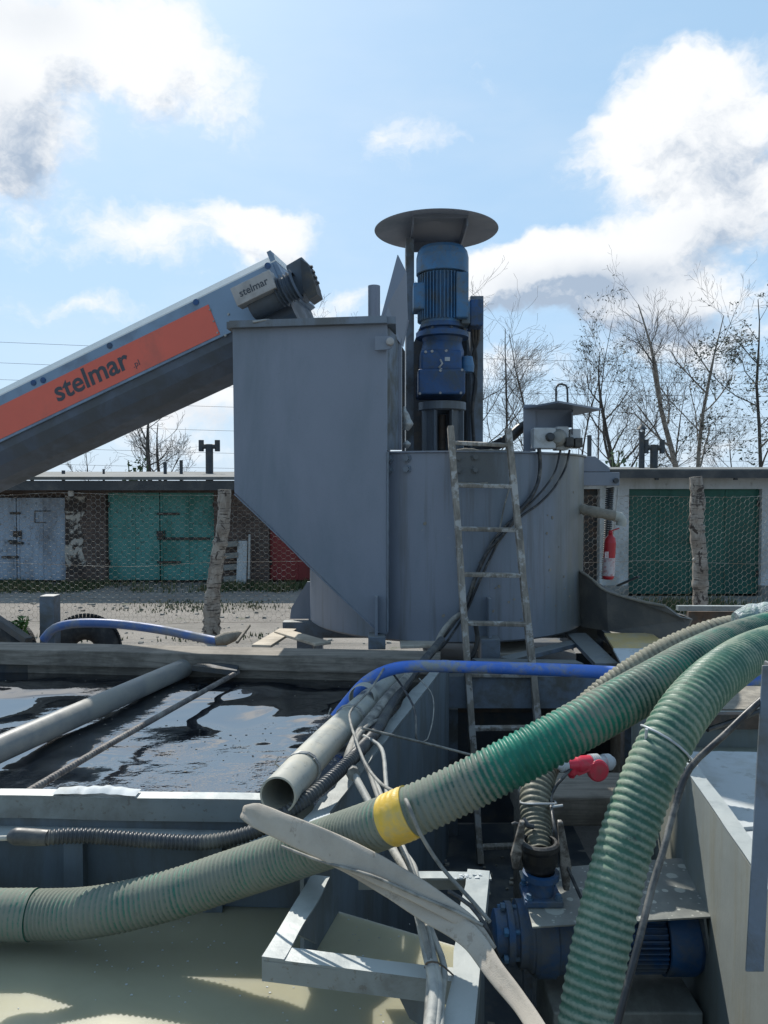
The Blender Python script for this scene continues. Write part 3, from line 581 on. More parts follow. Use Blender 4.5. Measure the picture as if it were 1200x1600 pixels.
tree(522, 30, 520, 9, 'slender bare treetop peeking just above the grey hopper lid', 'bare_tree', 0, 10, .5, .06, .5, .8)
tree(775, 27, 478, 11, 'bare tree with long arching boughs close right of the blue motor', 'bare_tree', 1.5, 12, .95, .09, .3, .8, forks=2)
tree(832, 32, 520, 12, 'upright bare tree between the blue motor and the control box roof', 'bare_tree', 0, 14, .55, .08, .3, .85)
tree(905, 30, 560, 13, 'slim bare tree directly behind the control box lifting loop', 'bare_tree', 0, 8, .5, .055, .4, .8)
tree(932, 34, 512, 14, 'narrow tree with sparse small leaves right of the control box roof', 'leafy_tree', 0, 12, .5, .05, .35, .85, leaves=1)
tree(985, 28, 548, 15, 'crooked forked bare tree above the capped chimney', 'bare_tree', 1, 12, .85, .12, .2, .8, forks=2, curve=1.5)
tree(1045, 31, 610, 21, 'low twiggy tree with brown leaves behind the double vent', 'leafy_tree', 2, 9, 1.0, .06, .2, .8, leaves=1)
tree(1083, 29, 470, 16, 'tall forked birch with pale trunk and fine twigs', 'birch_tree', -.8, 15, .7, .15, .28, .9, forks=2, tm='birch')
tree(1196, 27, 472, 18, 'tallest birch at the right edge with drooping leafy twigs', 'birch_tree', -.5, 18, .8, .09, .3, .9, leaves=2, droop=.2)
tree(1140, 36, 660, 19, 'small bare tree between the two tall birches', 'bare_tree', 0, 8, .8, .05, .2, .75)
def bush(px, Y, hz, wd, seed, label):
    b = MB(); rr = random.Random(seed); x = X(px, Y)
    for _ in range(900):
        a = rr.uniform(0, 6.28); q = rr.random() ** .5; p = V((x + math.cos(a) * q * wd, Y + math.sin(a) * q * wd * .6, rr.uniform(.1, 1) * hz * (1 - q * q * .6) * (1 + .25 * noise.noise(V((a * 2, q, seed))))))
        s = rr.uniform(.04, .09); u = V((rr.gauss(0, 1), rr.gauss(0, 1), rr.gauss(0, 1))).normalized(); v = u.orthogonal(); b.add([p - u * s, p + v * s * .6, p + u * s, p - v * s * .6], [(0, 1, 2, 3)])
    for _ in range(14): wirep(b, (x, Y, 0), (x + rr.uniform(-1, 1) * wd * .8, Y, hz * rr.uniform(.6, 1)), .02)
    tag(b.build('bush', M['bush']), label, 'bush')
bush(965, 22, Zy(700, 22), .8, 2, 'green leafy bush showing above the roof left of the capped chimney')
bush(212, 25, Zy(715, 25), .7, 3, 'small dark bush showing above the left roof beside the bare tree')
# ================================================================= POWER LINES
def wireline(pa, pb, Y, sag, label):
    a, b = P(pa[0], pa[1], Y), P(pb[0], pb[1], Y); pts = [a.lerp(b, t / 12) + V((0, 0, -sag * 4 * (t / 12) * (1 - t / 12))) for t in range(13)]
    m = MB(); tube(m, pts, .016, 4, 3); tag(m.build('power_line', M['darksteel']), label, 'power line', 'power lines across the sky behind the trees')
for i, (y0, y1, lb) in enumerate([(520, 560, 'topmost power line, seen left above the conveyor'), (553, 590, 'second power line from the top, seen left above the conveyor'), (582, 606, 'third power line from the top, meeting the conveyor at left'), (612, 640, 'fourth power line down, passing behind the hopper'), (650, 676, 'fifth power line down, seen under the conveyor'), (688, 706, 'lowest but one power line, crossing behind the bare tree trunks'), (716, 722, 'lowest power line, just above the garage roofs')]):
    wireline((-500, y0 - 10), (1800, y1 + 14), 62, .8, lb)
# ================================================================= MIXER
CX, CY, R = P(695, 765, 6.0).x, 6.0, 1.05; ZB, ZT = ZC - 1.0, ZC + .25
def cyl(px, py, off=0.0):
    d = ray(px, py); r = R + off; a = d.x ** 2 + d.y ** 2; b = -2 * (d.x * CX + d.y * CY); c = CX * CX + CY * CY - r * r; D = b * b - 4 * a * c
    t = (-b - math.sqrt(max(D, 0))) / 2 / a; return CAM + d * t
def cyln(p): return V((p.x - CX, p.y - CY, 0)).normalized()
mx = thing('mixing_vessel', 'large round grey steel mixing vessel with hopper, motor stand and bolted plates', 'mixer', (CX, CY, 0))
t = MB(); lathe(t, (CX, CY, ZB), (0, 0, 1), [(0, 0.02), (R - .02, .0), (R, .015), (R, 1.235), (R + .018, 1.24), (R + .018, 1.25), (R - .03, 1.25), (R - .03, .4), (0, .4)], 96); t.build('vessel', M['vessel'], mx)
# hopper
hp = MB()
f = [(363, 512, 5.08), (605, 503, 4.93), (605, 992, 4.93), (592, 990, 4.94), (366, 770, 5.08)]
fr = [P(*q) for q in f]; prism(hp, fr, (.03, 1.15, 0)); ho = hp.build('hopper', M['paint'], mx, bevel=.006)
lip = MB(); a = P(361, 508, 5.06); b = P(606, 500, 4.91); beam(lip, a + V((0, .02, 0)), b + V((0, .02, 0)), .10, .045); beam(lip, b + V((.02, 0, 0)), b + V((.05, 1.2, 0)), .06, .045); beam(lip, a, a + V((.11, 1.2, 0)), .06, .045); lip.build('rim', M['paint_d'], ho)
fl = MB(); p0, p1 = P(622, 530, 5.35), P(622, 703, 5.35); beam(fl, p0, p1, .05, .05, (0, 1, 0)); fl.build('corner_post', M['paint'], mx)
sp = MB(); prism(sp, [P(604, 512, 5.0), P(618, 528, 5.3), P(618, 703, 5.3), P(604, 703, 5.0)], (.02, 0.02, 0)); sp.build('side_plate', M['frame'], mx)
br = MB(); prism(br, [P(586, 525, 4.88), P(612, 525, 4.88), P(616, 532, 4.88), P(614, 541, 4.88), P(606, 546, 4.88), P(586, 547, 4.88)], (0, .02, 0)); bo = br.build('hinge_bracket', M['paint'], mx)
hb = MB(); lathe(hb, P(609.5, 534, 4.88), (0, -1, 0), [(.026, 0), (.026, .015), (.02, .025), (0, .028)], 14); hb.build('bolt', M['signbox'], bo)
ld = MB(); prism(ld, [P(621, 398, 5.25), P(634, 425, 5.25), P(636, 500, 5.35), P(638, 500, 5.4), P(629, 542, 5.35), P(600, 500, 5.1), P(595, 496, 5.1)], (.006, .012, 0)); ld.build('lid', M['paint'], mx)
pp = MB(); c = P(584.5, 505, 5.5); zt_ = P(584.5, 447, 5.5).z; lathe(pp, (c.x, c.y, c.z - .15), (0, 0, 1), [(.043, 0), (.043, zt_ - c.z + .15), (.036, zt_ - c.z + .15), (.034, zt_ - c.z)], 20); pp.build('vent_pipe', M['paint'], mx)
q = MB(); tube(q, [P(606, 706, 4.925), P(606, 800, 4.925), P(606, 900, 4.925), P(605.5, 988, 4.925)], .008, 6, .012, jit=.5); q.build('weld_seam', M['paint_d'], mx)
q = MB(); tube(q, [P(366, 772, 5.075), P(430, 833, 5.03), P(500, 902, 5.0), P(592, 989, 4.935)], .005, 6, .012, jit=.5); q.build('weld_seam', M['paint'], ho)
# bolts & plates on the wall
for px, py in ((609, 717), (636, 716), (609, 734), (636, 733)): bt = MB(); p = cyl(px, py); bolt(bt, p, cyln(p), .020, .03); bt.build('bolt', M['paint_d'], mx)
pt = MB(); cs = [(712, 706), (798, 703), (798, 757), (712, 760)]
n = 10; vs = []
for j in (0, 1):
    for i in range(n + 1):
        px = 712 + 86 * i / n; vs.append(cyl(px, (704, 758)[j], .012))
for i in range(n + 1): vs.append(cyl(712 + 86 * i / n, 758, 0.0))
pt.add(vs, [(i, n + 1 + i, n + 2 + i, i + 1) for i in range(n)] + [(n + 1 + i, 2 * n + 2 + i, 2 * n + 3 + i, n + 2 + i) for i in range(n)]); pl_ = pt.build('bolted_plate', M['paint_d'], mx)
for px, py in ((716, 715), (742, 714), (716, 734), (742, 734)): bt = MB(); p = cyl(px, py, .012); bolt(bt, p, cyln(p), .018, .026); bt.build('bolt', M['paint_d'], pl_)
for cnt, x0_, x1_, y_, off_, sz in ((46, 714, 762, 756, .014, .009), (46, 714, 795, 705, -.01, .014)):
    md = MB(); l_ = [cyl(x0_ + (x1_ - x0_) * k / 9, y_ - 2 * rnd.random(), off_) for k in range(10)]; tube(md, l_, [rnd.uniform(.4, 1) * sz for _ in range(10)], 8, .01, jit=.7); md.build('dried_mud', M['mud'], mx)
# gussets and feet
gs = MB(); prism(gs, [P(480, 909, 5.95), P(487, 909, 5.95), P(487, 967, 5.95), P(453, 967, 5.95), P(455, 950, 5.95)], (0, .02, 0)); gs.build('gusset', M['paint'], mx)
for px, yt, yb in ((588, 932, 992), (765, 935, 996)):
    s_ = MB(); p = P(px, yb, 4.90); q = P(px, yt, 4.90); beam(s_, p, q, .016, .09, (1, 0, 0)) if False else box(s_, (p.x - .009, 4.87, p.z), (p.x + .009, 5.0, q.z)); s_.build('gusset', M['paint'], mx)
# base frame
bf = MB(); pa, pb_ = P(443, 966, 5.85), P(945, 972, 5.85); za = ZB - .004
def chan(mb, a, b, w_, h_, t_=.008, up=(0, 0, 1)):
    a, b = V(a), V(b); s = (b - a).normalized().cross(V(up)).normalized(); u = V(up)
    beam(mb, a + s * (w_ / 2), b + s * (w_ / 2), t_, h_, up)
    for k in (-1, 1): beam(mb, a + u * k * (h_ / 2 - t_ / 2), b + u * k * (h_ / 2 - t_ / 2), w_ - t_ * 1.5, t_, up)
chan(bf, (pa.x, 5.85, za - .06), (pb_.x, 5.85, za - .06), .1, .12); chan(bf, (pa.x, 6.75, za - .06), (pb_.x, 6.75, za - .06), .1, .12)
bf.build('base_beam', M['frame'], mx)
for px, y0, y1, hw in ((589, 992, 1012, .055), (765, 996, 1032, .06)):
    s_ = MB(); p = P(px, y0, 4.9); q = P(px, y1, 4.9); box(s_, (p.x - hw, 4.84, q.z), (p.x + hw, 5.02, p.z - .002)); s_.build('foot', M['frame'], mx, bevel=.004)
for x in (-.6, 1.6):
    for y in (5.85, 6.75): s_ = MB(); box(s_, (x - .06, y - .06, 0), (x + .06, y + .06, za - .122)); s_.build('leg', M['frame'], mx)
# side arm with spring
am = MB(); prism(am, [P(903, 713, 5.9), P(930, 713, 5.9), P(953, 731, 5.9), P(953, 737, 5.9), P(903, 737, 5.9)], (0, .02, 0))
box(am, P(903, 759, 5.88), P(967, 738, 5.9) + V((0, .2, 0))); ar = am.build('side_arm', M['paint'], mx, bevel=.004)
s_ = MB(); lathe(s_, P(962, 751, 5.87), (0, -1, 0), [(.02, 0), (.02, .02), (0, .02)], 12); s_.build('bolt', M['darksteel'], ar)
tb = MB(); pts = []
p0, p1 = P(953, 762, 5.95), P(946, 905, 5.8)
for k in range(42 * 8 + 1): q = p0.lerp(p1, k / (42 * 8)); a = k / 8 * 2 * math.pi; pts.append(q + V((.028 * math.cos(a), .028 * math.sin(a), 0)))
tube(tb, pts, .005, 5, .05, caps=False); tb.build('spring', M['darksteel'], ar)
tb = MB(); tube(tb, [P(959, 762, 6.0), P(952, 850, 5.95)], .017, 10); tube(tb, [P(966, 762, 6.02), P(957, 850, 5.98)], .006, 6); tb.build('rod', M['galv'], ar)
# motor stand (dark panels) 
ms = MB(); prism(ms, [P(628, 541, 6.55), P(638, 558, 6.55), P(657, 508, 6.55), P(660, 500, 6.55), P(735, 500, 6.55), P(735, 720, 6.55), P(628, 720, 6.55)], (0, .03, 0))
ms.build('stand_back', M['darksteel'], mx)
ms = MB(); p = P(744, 466, 6.3); q = P(744, 720, 6.3); box(ms, (p.x - .055, 6.22, q.z), (p.x + .05, 6.5, p.z)); ms.build('stand_column', M['frame'], mx, bevel=.004)
mp = P(640.5, 360, 6.15); q = P(640, 720, 6.15)
ms = MB(); box(ms, (mp.x - .032, 6.1, q.z), (mp.x + .032, 6.4, P(640, 372, 6.1).z)); ms.build('stand_post', M['frame'], mx, bevel=.004)
# canopy
cp = MB(); cc_ = P(681.5, 357, 6.05); rad = 95.5 * 6.05 / F
prf = [(rad, -.004), (rad * .5, .035), (0, .07)]
m = 64; vs = []
lathe(cp, cc_, (0, 0, 1), [(0, .06), (rad * .5, .022), (rad - .004, -.022), (rad, -.018), (rad * .5, .03), (0, .068)], m); cn = cp.build('canopy', M['paint'], mx)
ub = MB(); z = cc_.z; x0, x1 = P(643, 360, 6.0).x, P(727, 360, 6.0).x; box(ub, (x0, 5.78, z - .05), (x0 + .012, 6.4, z + .02)); box(ub, (x1 - .012, 5.78, z - .07), (x1, 6.4, z + .02)); box(ub, (x0 + .013, 6.38, z - .08), (x1 - .013, 6.392, z + .02)); box(ub, (x0 + .013, 5.78, z - .012), (x1 - .013, 5.79, z + .03)); ub.build('canopy_bracket', M['paint'], cn)
# ---- gear motor
MX, MY = P(690.5, 765, 6.02).x, 6.02
def mz(py): return P(690, py, 6.02 - .17).z
gm = thing('gear_motor', 'upright blue electric gear motor under the round steel canopy', 'motor', (MX, MY, mz(702)))
def lt(name, prof, m, s=40, par=gm, **k): b_ = MB(); lathe(b_, (MX, MY, 0), (0, 0, 1), prof, s, **k); return b_.build(name, M[m], par)
lt('fan_cover', [(.0, mz(376)), (.13, mz(376)), (.17, mz(378)), (.192, mz(384)), (.203, mz(394)), (.203, mz(420)), (.19, mz(421))], 'blue')
fn = MB(); lathe(fn, (MX, MY, 0), (0, 0, 1), [(.165, mz(419)), (.165, mz(500))], 40)
for k in range(44):
    a = 2 * math.pi * k / 44; d = V((math.cos(a), math.sin(a), 0)); p = V((MX, MY, 0)) + d * .176
    beam(fn, p + V((0, 0, mz(496))), p + V((0, 0, mz(423))), .006, .034, d)
fn.build('finned_housing', M['blue'], gm)
bx = MB()
for s in (1,): box(bx, (MX + .09, MY - .19, mz(497)), (MX + .185, MY - .1, mz(425)))
bx.build('side_pad', M['blue'], gm, bevel=.012)
lt('flange', [(.15, mz(500)), (.17, mz(500)), (.175, mz(507)), (.15, mz(509)), (.15, mz(513)), (.205, mz(514)), (.205, mz(522)), (.16, mz(523)), (.15, mz(530)), (.17, mz(545)), (.16, mz(560))], 'blue_d')
for k in range(8): bb = MB(); a = k * math.pi / 4 + .3; bolt(bb, (MX + .185 * math.cos(a), MY + .185 * math.sin(a), mz(514)), (0, 0, 1), .012, .02); bb.build('bolt', M['darksteel'], gm)
gb = MB(); xa, xb_ = P(657, 600, 5.85).x, P(722, 600, 5.85).x
box(gb, (xa, 5.86, mz(580)), (xb_, 6.2, mz(546))); gbo = gb.build('gearbox', M['blue_d'], gm, bevel=.02)
gb = MB(); box(gb, (P(653, 600, 5.85).x, 5.80, mz(617)), (P(726, 600, 5.85).x, 6.2, mz(578))); gb.build('gearbox_cover', M['blue_d'], gbo, bevel=.012)
gb = MB(); lathe(gb, (MX + .19, MY - .05, mz(578)), (0, 0, 1), [(0, 0), (.05, 0), (.055, .05), (.04, .12), (0, .13)], 16); gb.build('side_dome', M['blue'], gbo)
for px, py in ((656, 615), (688, 614), (720, 614), (688, 579), (722, 578)): gb = MB(); lathe(gb, P(px, py, 5.80), (0, -1, 0), [(.010, 0), (.010, .008), (0, .008)], 8); gb.build('bolt', M['signbox'], gbo)
for px, py in ((675, 549), (697, 548), (665, 550)): gb = MB(); lathe(gb, P(px, py, 5.86), (0, -1, 0), [(.011, 0), (.011, .008), (0, .008)], 10); gb.build('bolt', M['signbox'], gbo)
gb = MB(); tube(gb, [P(688, 562, 5.84), P(691, 568, 5.82), P(686, 574, 5.82), P(690, 577, 5.84)], .008, 6)
gb.build('pipe_fitting', M['signbox'], gbo)
gb = MB(); box(gb, P(695, 564, 5.855), P(703, 558, 5.859)); gb.build('nameplate', M['white'], gbo)
tbx = MB(); box(tbx, (P(733, 462, 6).x, 5.93, mz(505)), (P(754, 462, 6).x, 6.18, mz(463))); tbo = tbx.build('terminal_box', M['blue_d'], gm, bevel=.01)
tbx = MB(); box(tbx, (P(719, 462, 6).x, 5.9, mz(503)), (P(732.6, 462, 6).x, 6.14, mz(468))); tbx.build('box_base', M['blue'], tbo, bevel=.008)
tbx = MB(); box(tbx, (P(645, 462, 6).x, 5.9, mz(480)), (P(664, 462, 6).x, 6.1, mz(438))); tbx.build('side_box', M['blue'], gm, bevel=.01)
for k in range(3):
    cb_ = MB(); tube(cb_, [P(738 + k * 5, 504, 6.05), P(739 + k * 4, 530, 6.15), P(744 - k * 3, 560, 6.18), P(742 + k, 600, 6.19), P(738, 640, 6.18), P(741, 700, 6.18)], .013, 8); cb_.build('cable', M['black'], gm)
lt('lantern_top', [(.13, mz(626)), (.185, mz(626)), (.185, mz(638)), (.15, mz(640))], 'paint_d')
ln = MB(); lathe(ln, (MX, MY, 0), (0, 0, 1), [(.15, mz(640)), (.15, mz(704))], 32, a0=-math.pi / 2 + .42, a1=math.pi * 1.5 - .42); lathe(ln, (MX, MY, 0), (0, 0, 1), [(.14, mz(704)), (.14, mz(640))], 32, a0=-math.pi / 2 + .42, a1=math.pi * 1.5 - .42)
for a in (-1.95, -1.2, -2.6, -.55): d = V((math.cos(a), math.sin(a), 0)); beam(ln, V((MX, MY, mz(704))) + d * .165, V((MX, MY, mz(640))) + d * .165, .014, .04, d)
ln.build('lantern', M['paint_d'], gm)
lt('shaft', [(.0, mz(645)), (.028, mz(645)), (.028, mz(704))], 'rust', 20)
# ---- chute
chn = thing('discharge_chute', 'muddy grey steel discharge chute sloping down right of the vessel', 'chute', P(980, 1000, 5.3))
cm = MB(); prism(cm, [P(896, 893, 5.55), P(908, 893, 5.5), P(948, 925, 5.3), P(1040, 948, 5.05), P(1062, 964, 5.0), P(1080, 968, 5.0), P(1072, 985, 5.0), P(1045, 1000, 5.05), P(950, 986, 5.3), P(900, 978, 5.6)], (.02, .02, 0)); cm.build('side_plate', M['chute'], chn)
cm = MB(); prism(cm, [P(905, 900, 6.1), P(948, 928, 5.95), P(1068, 962, 5.6), P(1080, 968, 5.6), P(1045, 990, 5.6), P(900, 970, 6.1)], (.02, .02, 0)); cm.build('side_plate', M['chute'], chn)
cm = MB(); a, b, c, d = P(905, 970, 5.6), P(1050, 996, 5.05), P(1052, 990, 5.6), P(905, 966, 6.1); quadgrid(cm, [a, b, c, d], 6, 4, lambda p, s, t: (0, 0, .01 * noise.noise(p * 8))); cm.build('floor', M['mud'], chn)
cm = MB(); a, b = P(906, 892, 5.5), P(948, 924, 5.3); tube(cm, [a, P(925, 905, 5.4), b, P(1000, 939, 5.15), P(1040, 947, 5.05)], .009, 8, .04, jit=.5); cm.build('dried_mud', M['mud'], chn)
cm = MB(); beam(cm, P(965, 915, 5.28), P(998, 901, 5.1), .02, .012); cm.build('bracket', M['darksteel'], chn)
# ---- drain pipe with elbow
dp = thing('drain_pipe', 'mud covered drain pipe with elbow sticking out of the vessel wall', 'pipe', P(930, 800, 5.6))
m_ = MB(); tube(m_, [P(885, 797, 5.62), P(905, 795, 5.55), P(935, 801, 5.5), P(960, 806, 5.5)], [.022, .04, .036, .034], 14, .02, jit=.35); m_.build('pipe', M['mud'], dp)
m_ = MB(); tube(m_, [P(958, 806, 5.5), P(967, 808, 5.5), P(971, 813, 5.5), P(970, 822, 5.5)], [.036, .04, .038, .036], 14, .02); m_.build('elbow', M['pvc'], dp)
m_ = MB(); lathe(m_, P(889, 796, 5.60), (-.2, -1, 0), [(.04, -.03), (.04, .03), (.02, .035), (0, .035)], 14); m_.build('valve', M['darksteel'], dp)
m_ = MB(); tube(m_, [P(897, 800, 5.5), P(900, 815, 5.48), P(898, 828, 5.5), P(895, 818, 5.5)], [.012, .015, .01, .005], 6); m_.build('mud_drip', M['mud'], dp)
# ---- extinguisher
ex = thing('fire_extinguisher', 'red fire extinguisher with pale label standing beside the hanging spring', 'fire extinguisher', P(952, 906, 5.6))
p = P(950, 905, 5.6); top = P(954, 835, 5.6); ax = top - p; h = ax.length
m_ = MB(); lathe(m_, p, ax, [(.0, 0), (.036, 0), (.042, .015), (.042, h - .06), (.035, h - .025), (.02, h - .008), (.016, h)], 24); body = m_.build('body', M['redext'], ex)
m_ = MB(); u = ax.normalized()
lathe(m_, p + u * h * .08, ax, [(.0432, 0), (.0432, h * .4)], 14, a0=math.pi * 1.1, a1=math.pi * 1.9) if False else lathe(m_, p + u * h * .08, ax, [(.0432, 0), (.0432, h * .4)], 24); m_.build('label', M['label'], body)
m_ = MB(); box(m_, P(945, 872, 5.555), P(951, 862, 5.557)); m_.build('label', M['label'], body)
m_ = MB(); lathe(m_, top, ax, [(.014, 0), (.018, .01), (.012, .03), (0, .03)], 10); beam(m_, top + u * .025, top + u * .035 + V((.06, 0, .01)), .015, .008); m_.build('valve', M['redext'], ex)
# ---- control box
cbx = thing('control_station', 'grey switch station with sloped rain roof and lifting loop on the vessel rim', 'control box', P(865, 706, 5.25))
m_ = MB(); box(m_, P(818, 705, 5.3), P(837, 632, 5.3) + V((0, .012, 0))); prism(m_, [P(818, 638, 5.32), P(893, 640, 5.32), P(893, 668, 5.32), P(837, 668, 5.32), P(837, 705, 5.32), P(818, 705, 5.32)], (0, .012, 0)); m_.build('back_plate', M['paint'], cbx)
m_ = MB(); a, b, c, d = P(818, 637, 5.35), P(866, 626, 5.9), P(939, 640, 5.55), P(893, 648, 5.0); prism(m_, [P(818, 639, 5.3), P(873, 629, 4.95), P(940, 641, 5.35), P(888, 651, 5.75)], (0, 0, .012)); m_.build('roof', M['paint'], cbx)
m_ = MB(); prism(m_, [P(893, 646, 5.05), P(893, 700, 5.3), P(893, 640, 5.5)], (.01, 0, 0)); m_.build('side_plate', M['paint'], cbx)
m_ = MB(); tube(m_, [P(869, 632, 5.35), P(869, 606, 5.35), P(872, 601, 5.35), P(881, 601, 5.35), P(886, 606, 5.35), P(887, 633, 5.35)], .007, 8, .02); m_.build('lifting_loop', M['darksteel'], cbx)
def sw(x0, y0, x1, y1, Y, d, m='white', nm='switch_box'):
    b_ = MB(); a, c = P(x0, y1, Y), P(x1, y0, Y); box(b_, (a.x, Y, a.z), (c.x, Y + d, c.z)); return b_.build(nm, M[m], cbx, bevel=.008)
s1 = sw(834, 668, 869, 701, 5.12, .12); s2 = sw(869, 666, 889, 703, 5.16, .12); s3 = sw(890, 670, 908, 700, 5.2, .1)
m_ = MB(); lathe(m_, P(859, 683, 5.12), (0, -1, 0), [(.03, 0), (.03, .012), (.022, .03), (.02, .04), (0, .04)], 16); m_.build('knob', M['darksteel'], s1)
m_ = MB(); lathe(m_, P(872, 684, 5.16), (-.3, -1, 0), [(.06, 0), (.055, .03), (.035, .055), (.0, .06)], 20); m_.build('knob', M['pvc_d'], s2)
for q, (px, py) in ((s2, (891, 690)), (s3, (905, 691))):
    m_ = MB(); a = P(px - 6, py + 8, 5.1); c = P(px + 6, py - 7, 5.1); box(m_, (a.x, 5.1, a.z), (c.x, 5.18, c.z)); m_.build('socket', M['black'], q, bevel=.006)
# cables down the vessel
def cable(name, label, pts, dia, m, cat='cable', jit=0, sides=8, step=.03):
    c = MB(); tube(c, pts, dia / 2, sides, step, jit=jit); return tag(c.build(name, M[m]), label, cat)
def onc(l, off): return [cyl(x, y, off) for x, y in l]
cable('cable', 'thick black cable dropping from the white switch box down the vessel', onc([(842, 700), (844, 725), (841, 752), (829, 778), (810, 800), (790, 830), (762, 862), (742, 905), (728, 945)], .03) + [P(700, 985, 4.75), P(680, 1010, 4.7)], .026, 'cable')
cable('cable', 'black cable running from the middle socket across the vessel', onc([(876, 702), (868, 735), (851, 762), (826, 789), (800, 812), (775, 838), (756, 870), (740, 912), (722, 950)], .028) + [P(695, 990, 4.72), P(676, 1016, 4.7)], .014, 'cable')
cable('cable', 'black cable running from the right socket, lowest curve across the vessel', onc([(890, 703), (884, 730), (866, 762), (842, 787), (812, 809), (782, 842), (762, 880), (744, 920), (726, 960)], .028) + [P(700, 1000, 4.7), P(684, 1018, 4.68)], .016, 'cable')
cable('cable', 'thin grey cable looping behind the ladder rails', onc([(800, 750), (788, 790), (779, 830), (758, 868), (748, 880)], .02), .010, 'cable_g')
cable('conduit', 'thick grey corrugated conduit arching at the foot of the ladder', [P(678, 1020, 4.6), P(690, 990, 4.62), P(710, 966, 4.64), P(724, 960, 4.66), P(730, 975, 4.66)], .034, 'cable_g', 'conduit')
cable('conduit', 'short black conduit elbow beside the front vessel foot', [P(743, 975, 4.7), P(746, 1000, 4.68), P(738, 1025, 4.66), P(725, 1030, 4.66)], .03, 'black', 'conduit')
cable('hose', 'thick black hose entering the control station from the left', [P(838, 660, 5.5), P(815, 668, 5.5), P(795, 685, 5.5), P(765, 700, 5.6), P(735, 706, 5.7)], .075, 'black', 'hose')
# bag
bgm = MB(); p0, p1 = P(634, 672, 5.2), P(633, 636, 5.2)
tube(bgm, [P(634, 672, 5.2), P(637, 662, 5.2), P(634, 650, 5.2), P(632, 642, 5.2), P(632, 635, 5.2)], [.018, .034, .028, .014, .008], 14, .015, jit=.3); tag(bgm.build('plastic_bottle', M['galv']), 'crumpled greenish plastic bottle hanging in the gap left of the gearbox', 'bottle')
bgm = MB(); tube(bgm, [P(633, 690, 5.2), P(635, 694, 5.2), P(634, 700, 5.2)], [.02, .034, .02], 12, .01, jit=.4); tag(bgm.build('crumpled_bag', M['galv']), 'crumpled pale plastic scrap on the vessel rim below the hanging bottle', 'bag')
# ================================================================= CONVEYOR
B = P(426, 394, 5.35); A = P(0, 604, 5.75); e = (B - A).normalized(); wv_ = V((e.y, -e.x, 0)).normalized() * -1
if wv_.y < 0: wv_ = -wv_
nv_ = e.cross(wv_); nv_ = nv_ if nv_.z > 0 else -nv_
LC = (B - A).length
def C(s, v, w_): return B + e * s - nv_ * v + wv_ * w_          # s back from the head end is negative
cv = thing('screw_conveyor', 'long inclined grey screw conveyor with orange side panel feeding the hopper', 'conveyor', C(-LC, .63, .3))
def sect(mb, prof, s0, s1, smooth=False):
    prism(mb, [C(s0, v, w_) for v, w_ in prof], e * (s1 - s0))
S0 = -LC - 2.2
m_ = MB(); sect(m_, [(.0, .045), (.0, .6), (.055, .66), (.065, .66), (.065, 0), (.055, 0)], S0, 0); tp = m_.build('cover', M['conv_t'], cv)
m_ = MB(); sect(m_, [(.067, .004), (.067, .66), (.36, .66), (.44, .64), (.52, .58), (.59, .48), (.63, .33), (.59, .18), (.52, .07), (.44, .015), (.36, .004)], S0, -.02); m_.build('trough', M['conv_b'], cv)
m_ = MB(); sect(m_, [(.068, -.012), (.068, .002), (.385, .002), (.385, -.012)], S0, -.03)
m_.build('side_panel', M['conv'], cv, bevel=.003)
def cs(px, py): # pixel -> s,v on the plane w=-.016
    o = C(0, 0, -.016); d = ray(px, py); tt = (o - CAM).dot(wv_) / d.dot(wv_); q = CAM + d * tt - o; return q.dot(e), -q.dot(nv_)
sR = cs(322, 479)[0]; vT, vB = cs(300, 488)[1], cs(300, 543)[1]
m_ = MB(); sect(m_, [(vT, -.016), (vT, -.013), (vB, -.013), (vB, -.016)], S0, sR + .02); orp = m_.build('orange_panel', M['orange'], cv)
s_a, v_a = cs(90, 628); s_b, v_b = cs(207, 578)
text('stelmar', 'lettering', C(s_a, v_a - .0, -.0165), e, nv_, .20, .0012, M['letter'], orp, offs=.004, width=s_b - s_a)
s_c, v_c = cs(209, 575); text('.pl', 'lettering', C(s_c, v_c, -.0165), e, nv_, .06, .0012, M['letter'], orp, width=.055)
for px, py in ((306, 472), (171, 540), (67, 594), (52, 598), (418, 415)): m_ = MB(); ss, vv = cs(px, py); lathe(m_, C(ss, vv, -.013), -wv_, [(.022, 0), (.022, .004), (0, .006)], 16); m_.build('plug_cap', M['blue_d'], cv)
for px, py in ((328, 484), (334, 502), (340, 520), (357, 491), (361, 512), (352, 524)): m_ = MB(); ss, vv = cs(px, py); bolt(m_, C(ss, vv, -.013), -wv_, .007, .008); m_.build('bolt', M['galv'], cv)
m_ = MB(); prism(m_, [C(-.01, -.02, 0), C(.0, .1, 0), C(.02, .26, 0), C(-.04, .27, 0), C(-.04, -.02, 0)], wv_ * .66); m_.build('end_plate', M['conv'], cv)
